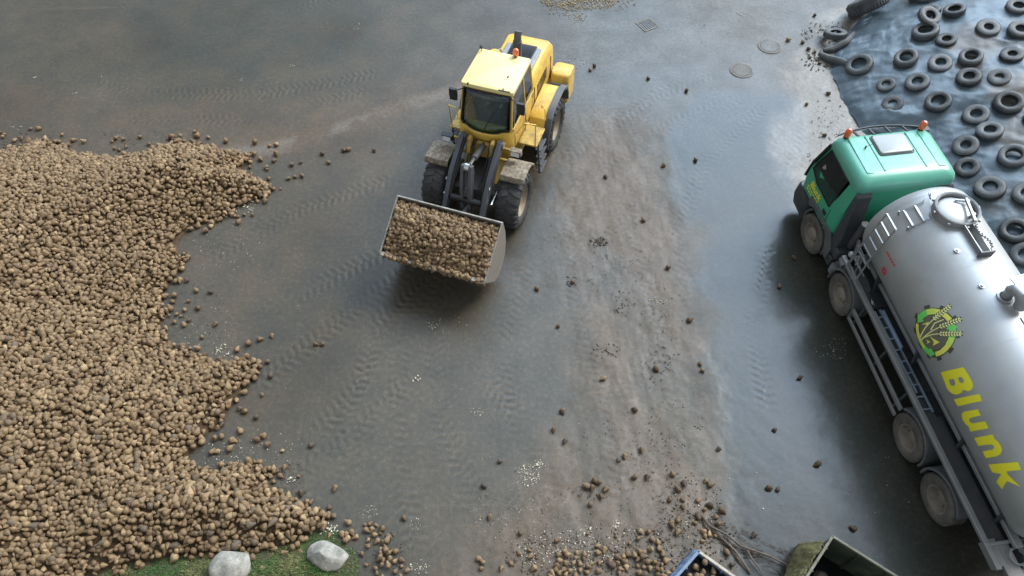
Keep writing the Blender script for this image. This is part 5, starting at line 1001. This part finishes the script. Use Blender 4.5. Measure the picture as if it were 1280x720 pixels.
# manway collar and lid
m = MB(); m.lathe([(.44, -.12), (.455, .0), (.455, .13), (.43, .145), (.405, .13), (.40, .02), (.38, -.02)], 48, 'z', (-2.12, 0, ZT + RT)); mw = m.build('manway', M['steel'], tank)
m = MB(); m.lathe([(.36, .01), (.36, .05), (.33, .07), (.15, .10), (.001, .105)], 40, 'z', (-2.12, 0, ZT + RT)); lid = m.build('lid', M['steel_tank'], mw)
m = MB(); m.bar((-1.93, -.25, ZT + RT + .17), (-2.2, .42, ZT + RT + .17) if False else (-2.55, -.12, ZT + RT + .19), .05, .05); m.bar((-1.9, -.05, ZT + RT + .12), (-2.0, -.30, ZT + RT + .17), .04, .04); m.lathe([(.04, 0), (.04, .14), (.001, .15)], 10, 'z', (-2.35, -.2, ZT + RT + .05)); m.build('lid_clamp', M['steel'], lid)
m = MB()
for k in range(8): a = TA * k / 8; m.box((-2.12 + .475 * math.cos(a), .475 * math.sin(a), ZT + RT + .06), (.05, .05, .06), (0, 0, a))
m.tube([(-1.72, .34, ZT + RT + .0), (-1.66, .40, ZT + RT + .1), (-1.60, .36, ZT + RT + .1), (-1.62, .30, ZT + RT)], .014, 6); m.build('collar_lug', M['steel'], mw)
m = MB(); m.prism([(-.075, .0), (-.10, .13), (-.085, .13), (-.06, .015), (.06, .015), (.085, .13), (.10, .13), (.075, .0)], -2.56, -3.28, 'x')
tr_ = m.build('drip_channel', M['steel'], tank, loc=(0, -.02, ZT + RT - .01)); tr_.rotation_euler = (0, 0, 0)
m = MB(); m.box((-3.30, -.02, ZT + RT + .05), (.03, .30, .22)); m.bar((-3.28, -.12, ZT + RT + .1), (-3.16, -.22, ZT + RT + .02), .04, .04); m.build('channel_bracket', M['darksteel'], tank)
m = MB(); pp_ = []
for k in range(46): t_ = k / 45; pp_.append((-2.6 - .6 * t_ + .008 * math.sin(k * 2.1), -.14 - .03 * math.cos(k * 1.3) + .05 * math.sin(t_ * 6), ZT + RT + .14 + .012 * math.cos(k * 2.3)))
m.tube(pp_, .012, 5); m.build('chain', M['darksteel'], tank)
# vent elbow
m = MB(); m.tube([(-4.28, .08, ZT + RT - .05), (-4.28, .08, ZT + RT + .22), (-4.33, .08, ZT + RT + .32), (-4.45, .05, ZT + RT + .33), (-4.55, .02, ZT + RT + .22), (-4.58, .0, ZT + RT + .08)], .115, 20); m.lathe([(.15, 0), (.15, .03), (.115, .04)], 24, 'z', (-4.28, .08, ZT + RT - .01)); m.build('vent_elbow', M['steel'], tank)
m = MB(); m.box((-4.22, -.16, ZT + RT + .36), (.36, .5, .02), (R(4), R(-4), R(12))); m.build('vent_cap', M['steel_tank'], tank, bevel=.008)
m = MB()
for (x_, a) in ((-3.95, .30), (-4.80, -.06), (-3.05, .34), (-6.2, .1)): p = Vector(tp(x_, a)); m.lathe([(.06, 0), (.06, .015), (.03, .02), (.03, .04), (.001, .045)], 14, 'z', p)
m.box((-4.86, -.06, ZT + RT + .012), (.2, .2, .02)); m.build('small_fitting', M['steel'], tank)
# climbing ladder with curved grab rails over the tank
m = MB(); xa, xb = -1.72, -2.16
la = [(xa, 1.30, 1.42), (xa, 1.29, 2.4), (xa, 1.16, 3.30)]; lb_ = [(xb, 1.30, 1.42), (xb, 1.29, 2.4), (xb, 1.16, 3.30)]
m.tube(la, .020, 8); m.tube(lb_, .020, 8)
for t_ in np.linspace(.05, 1, 8):
    k_ = t_ * 2; i_ = min(int(k_), 1); A_ = Vector(la[i_]).lerp(Vector(la[i_ + 1]), k_ - i_); B_ = Vector(lb_[i_]).lerp(Vector(lb_[i_ + 1]), k_ - i_); m.bar(A_, B_, .035, .03)
lad = m.build('ladder', M['steel'], tank)
m = MB(); pa_ = []; pb_ = []
for a in np.linspace(.86, .42, 8): pa_.append(tp(xa, a, RT + .03)); pb_.append(tp(xb + .0, a, RT + .03))
pa_ += [tp(-1.66, .36, RT + .03), tp(-1.72, .40, RT + .03)]; pb_ += [tp(-2.0, .40, RT + .03)]
m.tube(pa_, .012, 6); m.tube(pb_, .012, 6)
for k in (2, 5): m.bar(pa_[k], pb_[k], .05, .02)
for k in (0,): m.bar(tp(xa, .86, RT - .01), tp(xa, .80, RT + .09), .03, .03); m.bar(tp(xb, .86, RT - .01), tp(xb, .80, RT + .09), .03, .03)
m.build('grab_rail', M['steel'], tank)
m = MB()
for z_ in (1.40, 1.75, 2.05): m.tube([(-1.45, 1.0, z_ - .1), (-1.62, 1.22, z_), (-1.95, 1.25, z_), (-2.2, 1.2, z_ - .1)], .014, 6)
for x_ in (-1.62, -1.95): m.tube([(x_, 1.24, 1.2), (x_, 1.25, 2.05)], .014, 6)
m.build('ladder_cage', M['steel'], tank)
# rear end
m = MB(); m.box((-8.55, .95, 1.28), (.72, .30, .08)); m.box((-8.35, 1.1, 1.18), (.5, .16, .30)); m.box((-8.2, .5, 1.34), (.06, 1.5, .06)); m.box((-8.75, 0, .62), (.12, 2.3, .14)); m.build('rear_bracket', M['galv'], tk, bevel=.012)
m = MB(); m.tube([(-8.5, .62, 1.2), (-8.68, .3, 1.3), (-8.72, -.2, 1.3), (-8.6, -.7, 1.2)], .19, 18); m.build('suction_hose', M['teal'], tk)
m = MB()
for k in range(3): P_ = [(-8.48 + (.13 + .02 * k) * math.cos(a), .78 + (.13 + .02 * k) * math.sin(a), 1.36 + .03 * k + .02 * math.sin(a * 2)) for a in np.linspace(.3 * k, 5.6 + .3 * k, 22)]; m.tube(P_, .011, 6)
m.tube([(-8.28, .45, 1.5), (-8.42, .45, 1.55)], .09, 14); m.build('air_line', M['steel'], tk)
m = MB(); m.box((-8.42, .45, 1.1), (.4, .3, .5)); m.tube([(-8.25, 0, 1.6), (-8.7, 0, 1.6)], .16, 16); m.build('rear_valve', M['darksteel'], tk, bevel=.02)

# --- artwork on the tank: outlines drawn on the curved surface
def tank_xy(u, v):
    d = Vector(ray(u, v)); inv_ = Matrix.Rotation(-TTH, 3, 'Z'); o_ = inv_ @ (Vector((0, 0, CAMH)) - Vector((TX0, TY0, 0))); d = inv_ @ d
    a = d.y ** 2 + d.z ** 2; oz = o_.z - ZT; b_ = 2 * (o_.y * d.y + oz * d.z); c_ = o_.y ** 2 + oz ** 2 - RT ** 2; disc = b_ * b_ - 4 * a * c_
    t_ = (-b_ - math.sqrt(max(disc, 0))) / (2 * a); p = o_ + d * t_; return p.x, math.atan2(p.y, p.z - ZT) * RT
def inside(X, Y, poly): return sdist(X, Y, np.array(poly)) > 0
def decal(name, layers, cell, mats, parent, off=.004):
    """layers: [(polygon in tank surface metres, material index or -1 to cut)]"""
    allp = np.concatenate([np.array(p) for p, _ in layers]); ax = np.arange(allp[:, 0].min(), allp[:, 0].max() + cell, cell); ay = np.arange(allp[:, 1].min(), allp[:, 1].max() + cell, cell)
    CX, CY = np.meshgrid((ax[:-1] + ax[1:]) / 2, (ay[:-1] + ay[1:]) / 2, indexing='ij'); idx = np.full(CX.shape, -1)
    for p, mi in layers: 
        p = np.array(p); b0, b1 = p.min(0) - cell, p.max(0) + cell; s_ = (CX > b0[0]) & (CX < b1[0]) & (CY > b0[1]) & (CY < b1[1])
        if s_.any(): ii = np.nonzero(s_); q = inside(CX[ii], CY[ii], p); idx[ii[0][q], ii[1][q]] = mi
    VX, VY = np.meshgrid(ax, ay, indexing='ij'); an = VY / RT; V = np.stack([VX, (RT + off) * np.sin(an), ZT + (RT + off) * np.cos(an)], -1).reshape(-1, 3); F = gridfaces(len(ax), len(ay)); k = idx.ravel() >= 0
    F = F[k]; mi = idx.ravel()[k]; us, inv_ = np.unique(F, return_inverse=True)
    return npmesh(name, V[us], inv_.reshape(F.shape), mats, parent, midx=mi, smooth=True)
def Z4(pts, ox, oy, s_): return [tank_xy(ox + a / s_, oy + b_ / s_) for a, b_ in pts]
TXT = [([(65, 102), (178, 76), (205, 118), (222, 148), (227, 172), (219, 189), (202, 197), (183, 191), (175, 190), (170, 202), (158, 210), (140, 213), (122, 208), (105, 195), (95, 180)], 0),
       ([(104, 139), (128, 134), (136, 150), (137, 163), (129, 169), (117, 168), (112, 158)], -1), ([(150, 129), (168, 124), (181, 142), (180, 151), (168, 156), (159, 150)], -1),
       ([(130, 237), (258, 210), (272, 245), (150, 272)], 0),
       ([(250, 286), (265, 317), (214, 330), (206, 338), (212, 350), (224, 357), (286, 346), (304, 382), (213, 398), (203, 372), (186, 358), (173, 336), (169, 312), (180, 299)], 0),
       ([(232, 430), (326, 412), (333, 433), (350, 447), (365, 468), (371, 492), (363, 510), (345, 522), (290, 531), (274, 497), (322, 488), (332, 480), (330, 469), (318, 462), (300, 463), (252, 470)], 0),
       ([(303, 562), (450, 550), (468, 590), (392, 597), (402, 615), (466, 675), (396, 645), (372, 686), (343, 650), (368, 610), (322, 602)], 0)]
decal('tank_lettering', [(Z4(p, 1160, 440, 4.), i) for p, i in TXT], .0075, [M['lettering']], tank)
# emblem: toothed disc, ring of arrows, three ears of wheat
c0 = np.array(tank_xy(1120 + 366 / 8, 370 + 366 / 8)); e1 = np.array(tank_xy(1120 + 575 / 8, 370 + 330 / 8)); Rm_ = np.linalg.norm(e1 - c0)
qx = [np.linalg.norm(np.array(tank_xy(1120 + a / 8, 370 + b_ / 8)) - c0) for a, b_ in ((165, 300), (330, 135), (390, 605), (575, 400))]; Rm_ = float(np.mean(qx)); print('emblem r', Rm_, qx)
def ring(r0, r1, a0, a1, n=24): return [(c0[0] + r1 * math.cos(a), c0[1] + r1 * math.sin(a)) for a in np.linspace(a0, a1, n)] + [(c0[0] + r0 * math.cos(a), c0[1] + r0 * math.sin(a)) for a in np.linspace(a1, a0, n)]
lay = []
for k in range(10): a = TA * (k + .5) / 10; lay.append((ring(Rm_ * .9, Rm_ * 1.13, a - .12, a + .12, 4), 0))
lay.append((ring(0.001, Rm_ * 1.0, 0, TA, 60), 0)); lay.append((ring(0.001, Rm_ * .70, 0, TA, 60), 1))
for k in range(3):                   # arrow arcs, green head and yellow tail
    a0 = TA * k / 3 + .5; sp_ = TA / 3
    for q, mi in ((0, 4), (1, 4), (2, 3), (3, 2)): lay.append((ring(Rm_ * (.76 - .015 * q), Rm_ * (.95 + .01 * q), a0 + sp_ * (.04 + q * .20), a0 + sp_ * (.04 + (q + 1) * .20)), mi))
    a = a0 + sp_ * .84; a2 = a0 + sp_ * 1.03; lay.append(([(c0[0] + Rm_ * .62 * math.cos(a), c0[1] + Rm_ * .62 * math.sin(a)), (c0[0] + Rm_ * 1.06 * math.cos(a), c0[1] + Rm_ * 1.06 * math.sin(a)), (c0[0] + Rm_ * .86 * math.cos(a2), c0[1] + Rm_ * .86 * math.sin(a2))], 2))
def zz(pts): return Z4(pts, 1120, 370, 8.)
for P_ in ([(255, 285), (300, 268), (330, 258), (318, 300), (300, 285)], [(335, 395), (372, 425), (440, 462), (405, 480), (368, 498), (380, 470), (375, 450)], [(298, 432), (345, 458), (308, 480), (318, 458)]): lay.append((zz(P_), 4))
def stroke(pts, w0, w1):
    pts = [np.array(p, float) for p in pts]; Lf = []; Rt = []
    for i, p in enumerate(pts): d = pts[min(i + 1, len(pts) - 1)] - pts[max(i - 1, 0)]; d /= np.linalg.norm(d); n_ = np.array([-d[1], d[0]]); w_ = w0 + (w1 - w0) * i / (len(pts) - 1); Lf.append(p + n_ * w_); Rt.append(p - n_ * w_)
    return [tuple(p) for p in Lf] + [tuple(p) for p in Rt[::-1]]
ears = [((375, 235), (540, 100)), ((435, 310), (645, 232)), ((435, 378), (655, 378))]
for a, b_ in ears: a = np.array(a, float); b_ = np.array(b_, float); d = (b_ - a) / np.linalg.norm(b_ - a); lay.append((zz(stroke([a - 10 * d, (a + b_) / 2, b_ + 12 * d], 29, 24)), 0))
for s_ in ([(245, 410), (300, 310), (375, 235), (420, 190)], [(255, 440), (330, 370), (440, 310)], [(260, 425), (360, 385), (440, 378)], [(350, 340), (390, 270), (480, 235)]): lay.append((zz(stroke(s_, 7, 4)), 5))
for a, b_ in ears:
    a = np.array(a, float); b_ = np.array(b_, float); L_ = np.linalg.norm(b_ - a); d = (b_ - a) / L_; n_ = np.array([-d[1], d[0]])
    for k in range(8):
        for s_ in (1, -1):
            p = a + d * (L_ * (k + .1) / 8); q = p + d * 24 + n_ * s_ * 25; mid = (p + q) / 2; e_ = (q - p) / np.linalg.norm(q - p); f_ = np.array([-e_[1], e_[0]])
            lay.append((zz([tuple(p), tuple(mid + f_ * 10), tuple(q), tuple(mid - f_ * 10)]), 5))
    lay.append((zz(stroke([b_ - 5 * d, b_ + 15 * d], 7, 1)), 5))
decal('tank_emblem', lay, .0052, [M['em_dark'], M['em_mid'], M['em_green'], M['em_lime'], M['em_yel'], M['em_wheat']], tank)
# small faded red marks
rl = []
for k, (a, b_) in enumerate([(222, 190), (245, 235), (272, 285), (300, 330), (325, 375)]):
    rl.append((Z4([(a - 16, b_ - 12), (a + 20, b_ - 18), (a + 24, b_ - 6), (a + 6, b_ - 2), (a + 30, b_ + 8), (a + 34, b_ + 20), (a - 4, b_ + 22), (a - 6, b_ + 12), (a + 12, b_ + 8), (a - 12, b_ + 2)], 1090, 300, 12.), 0))
rl.append((Z4([(150, 420), (185, 400), (225, 450), (215, 500), (185, 545), (155, 490)], 1090, 300, 12.), 0)); rl.append((Z4([(180, 440), (200, 450), (195, 490), (178, 480)], 1090, 300, 12.), -1))
decal('tank_small_mark', rl, .006, [M['red']], tank)
# yellow lettering on the door
def fonttext(body, size, mt, parent, mtx, name, ext=.003, sh=.15, off=.0):
    cu = bpy.data.curves.new(name, 'FONT'); cu.body = body; cu.size = size; cu.extrude = ext; cu.shear = sh; cu.offset = off; cu.align_x = 'CENTER'; o = bpy.data.objects.new('tmp', cu); col.objects.link(o)
    dg = bpy.context.evaluated_depsgraph_get(); me = bpy.data.meshes.new_from_object(o.evaluated_get(dg)); bpy.data.objects.remove(o); me.name = name; me.materials.clear(); me.materials.append(mt)
    t_ = bpy.data.objects.new(name, me); col.objects.link(t_); t_.parent = parent; t_.matrix_local = mtx; return t_
side = Matrix(((-1, 0, 0, 0), (0, 0, 1, 0), (0, 1, 0, 0), (0, 0, 0, 1)))
fonttext('Blunk', .26, M['lettering'], tcab, Matrix.Translation((.62, 1.226, 1.42)) @ side, 'door_lettering', off=.006)
m = MB()
for r_, z_ in enumerate((1.33, 1.24)):
    for k in range(6 - r_): m.box((.95 - .11 * k, 1.227, z_), (.075, .004, .035))
m.build('small_door_lettering', M['lettering'], tcab, smooth=False)

# ================================================================== BOTTOM EDGE: BINS AND STICKS
def obox(name, A, Bp, Cp, ztop, mt, rim, lb, cat, th=.035, rimw=.05):
    """open container seen at one corner: walls A-B and A-C, closed to a full box"""
    A, Bp, Cp = [Vector((*p, 0)) for p in (A, Bp, Cp)]; D = Bp + Cp - A; r_ = empty(name, (A.x, A.y, 0)); tag(r_, lb, cat)
    Q = [A - A, Bp - A, D - A, Cp - A]
    for i in range(4):
        p, q = Q[i], Q[(i + 1) % 4]; m = MB(); d = (q - p).normalized(); n_ = Vector((-d.y, d.x, 0)) * (th / 2 + .002)
        m.bar(p + d * th * .5 + Vector((0, 0, ztop / 2 + .06)), q - d * th * .5 + Vector((0, 0, ztop / 2 + .06)), th, ztop - .04)
        L_ = (q - p).length
        for k in range(1, int(L_ / .55) + 1): 
            c_ = p + d * (k * .55)
            for s2 in (1, -1): m.bar(c_ + n_ * s2 * 1.5 + Vector((0, 0, .08)), c_ + n_ * s2 * 1.5 + Vector((0, 0, ztop - .02)), .05, .04)
        wl = m.build('wall', mt, r_, bevel=.006)
        m = MB(); m.bar(p - d * rimw * .4 + Vector((0, 0, ztop + .02)), q + d * rimw * .4 + Vector((0, 0, ztop + .02)) if i % 2 else q - d * rimw * .55 + Vector((0, 0, ztop + .02)), rimw, .06); m.build('rim', rim[i], wl, bevel=.01)
    m = MB(); m.add([tuple(Q[0] + Vector((0, 0, .1))), tuple(Q[1] + Vector((0, 0, .1))), tuple(Q[2] + Vector((0, 0, .1))), tuple(Q[3] + Vector((0, 0, .1)))], [(0, 1, 2, 3)]); m.build('floor', M['black'], r_, solid=.04)
    return r_
zc_ = 1.05
A = G(1040, 671, zc_); Bp = G(1118, 720, zc_); Cp = G(1006, 724, zc_); dB = (Bp - A) / np.linalg.norm(Bp - A); dC = (Cp - A) / np.linalg.norm(Cp - A)
ob = obox('open_container', A, A + dB * 2.6, A + dC * 1.9, zc_, M['box'], [M['box_rim']] * 4, 'open dark green steel container cut by the bottom edge, mossy along its left rim', 'container')
q0, q1 = Vector((dC[0], dC[1], 0)), Vector((dB[0], dB[1], 0)); m = MB(); P_ = []
n_ = Vector((-dC[1], dC[0], 0)); n_ = n_ if n_.dot(q1) < 0 else -n_
rows = [[tuple(q0 * t_ + n_ * (.05 + w_ * (.24 + .05 * math.sin(t_ * 5)) ) + Vector((0, 0, 1.02 - .75 * w_ ** 1.4 + .05 * float(fbm(t_ * 3, w_, .3, 3, 5))))) for w_ in np.linspace(0, 1, 15)] for t_ in np.linspace(.12, 1.8, 90)]
rows = [[(p[0] + .08 * float(fbm(p[1] * 9, p[2] * 9, 1., 3, 7) - .5), p[1] + .10 * float(fbm(p[0] * 8 + i, p[2] * 8, 1., 3, 8) - .5) * 0, p[2] + .16 * float(fbm(p[0] * 7, p[1] * 7, 1., 4, 9) - .5) - .25 * (1 - min(i / 12, 1)) * .8) for p in r_] for i, r_ in enumerate(rows)]
m.add([p for r_ in rows for p in r_], [(i * 15 + k, i * 15 + k + 1, (i + 1) * 15 + k + 1, (i + 1) * 15 + k) for i in range(89) for k in range(14)]); m.build('moss_bank', M['moss'], ob, solid=.04)
m = MB(); 
for (a_, b_, s_) in ((.35, .5, .16), (.9, .45, .2), (.6, .9, .18), (1.3, .8, .15), (.25, 1.0, .15)): p = q1 * a_ + q0 * b_; m.lathe([(.001, -s_ * .6), (s_ * .7, -s_ * .5), (s_, 0), (s_ * .6, s_ * .5), (.001, s_ * .6)], 9, 'z', (p.x, p.y, .12 + s_ * .6))
rr_ = m.build('rubble_inside', M['clod'], ob)
zb = .30
A = G(873, 690, zb); Bp = G(918, 722, zb); Cp = G(843, 724, zb); dB = (Bp - A) / np.linalg.norm(Bp - A); dC = (Cp - A) / np.linalg.norm(Cp - A)
bb = obox('blue_bin', A, A + dB * 1.3, A + dC * .95, zb, M['blue'], [M['white_rail'], M['blue'], M['blue'], M['blue']], 'low open blue bin with a dirty white top rail, cut by the bottom edge', 'bin', .03, .06)
m = MB(); q0, q1 = Vector((dC[0], dC[1], 0)), Vector((dB[0], dB[1], 0)); n_ = Vector((-dC[1], dC[0], 0)); n_ = n_ if n_.dot(q1) < 0 else -n_
rows = [[tuple(q0 * t_ + n_ * (.02 + .10 * w_) + Vector((0, 0, .33 - .26 * w_ + .03 * math.sin(t_ * 30) * w_))) for w_ in np.linspace(0, 1, 5)] for t_ in np.linspace(-.02, .8, 24)]
m.add([p for r_ in rows for p in r_], [(i * 5 + k, i * 5 + k + 1, (i + 1) * 5 + k + 1, (i + 1) * 5 + k) for i in range(23) for k in range(4)]); m.build('torn_blue_cover', M['blue'], bb, solid=.01)
for k in range(34):
    a_, b_ = random.uniform(.08, 1.1), random.uniform(.08, .8); p = q1 * a_ + q0 * b_; beet_single((A[0] + p.x, A[1] + p.y, .17 + .12 * random.random()), random.uniform(.115, .14), rotm(1)[0], 'sugar beet inside the blue bin at the bottom edge', 'sugar beets inside the blue bin')
def stick(name, pts, r_, lb, cat, z=.05):
    P_ = [Vector((*G(u, v), z + .03 * (i % 2))) for i, (u, v) in enumerate(pts)]; m = MB(); m.tube(P_, [r_ * (1 - .45 * i / (len(P_) - 1)) for i in range(len(P_))], 7); tag(m.build(name, M['stick'], ang=60), lb, cat)
stick('branch', [(876, 644), (884, 657), (900, 672), (918, 690), (938, 718)], .035, 'longest bare branch on the mud, its knotted end beside three beets', 'branch')
stick('branch', [(884, 658), (906, 670), (925, 684), (960, 697), (992, 712)], .028, 'grey branch reaching right towards the open container', 'branch', .09)
stick('branch', [(930, 683), (938, 700), (955, 722)], .022, 'short branch forking down towards the bottom edge', 'branch', .07)
stick('branch', [(905, 668), (922, 700), (940, 716)], .016, 'thin twig lying under the longest branch', 'branch', .04)
r5 = np.random.default_rng(5); m = MB()
for _ in range(70):
    u, v = r5.uniform(885, 995), 0; v = 655 + (u - 885) * .5 + r5.normal(0, 11); g = G(u, v); a = r5.uniform(-1.2, .2); L_ = r5.uniform(.1, .4); m.tube([(g[0], g[1], .03), (g[0] + L_ * .5 * math.cos(a), g[1] + L_ * .5 * math.sin(a), .06), (g[0] + L_ * math.cos(a), g[1] + L_ * math.sin(a), .02)], .006, 4)
tag(m.build('twig_litter', M['stick'], ang=60), 'litter of fine broken twigs around the branches', 'twigs', kind='stuff')
print('objects', len(bpy.data.objects))
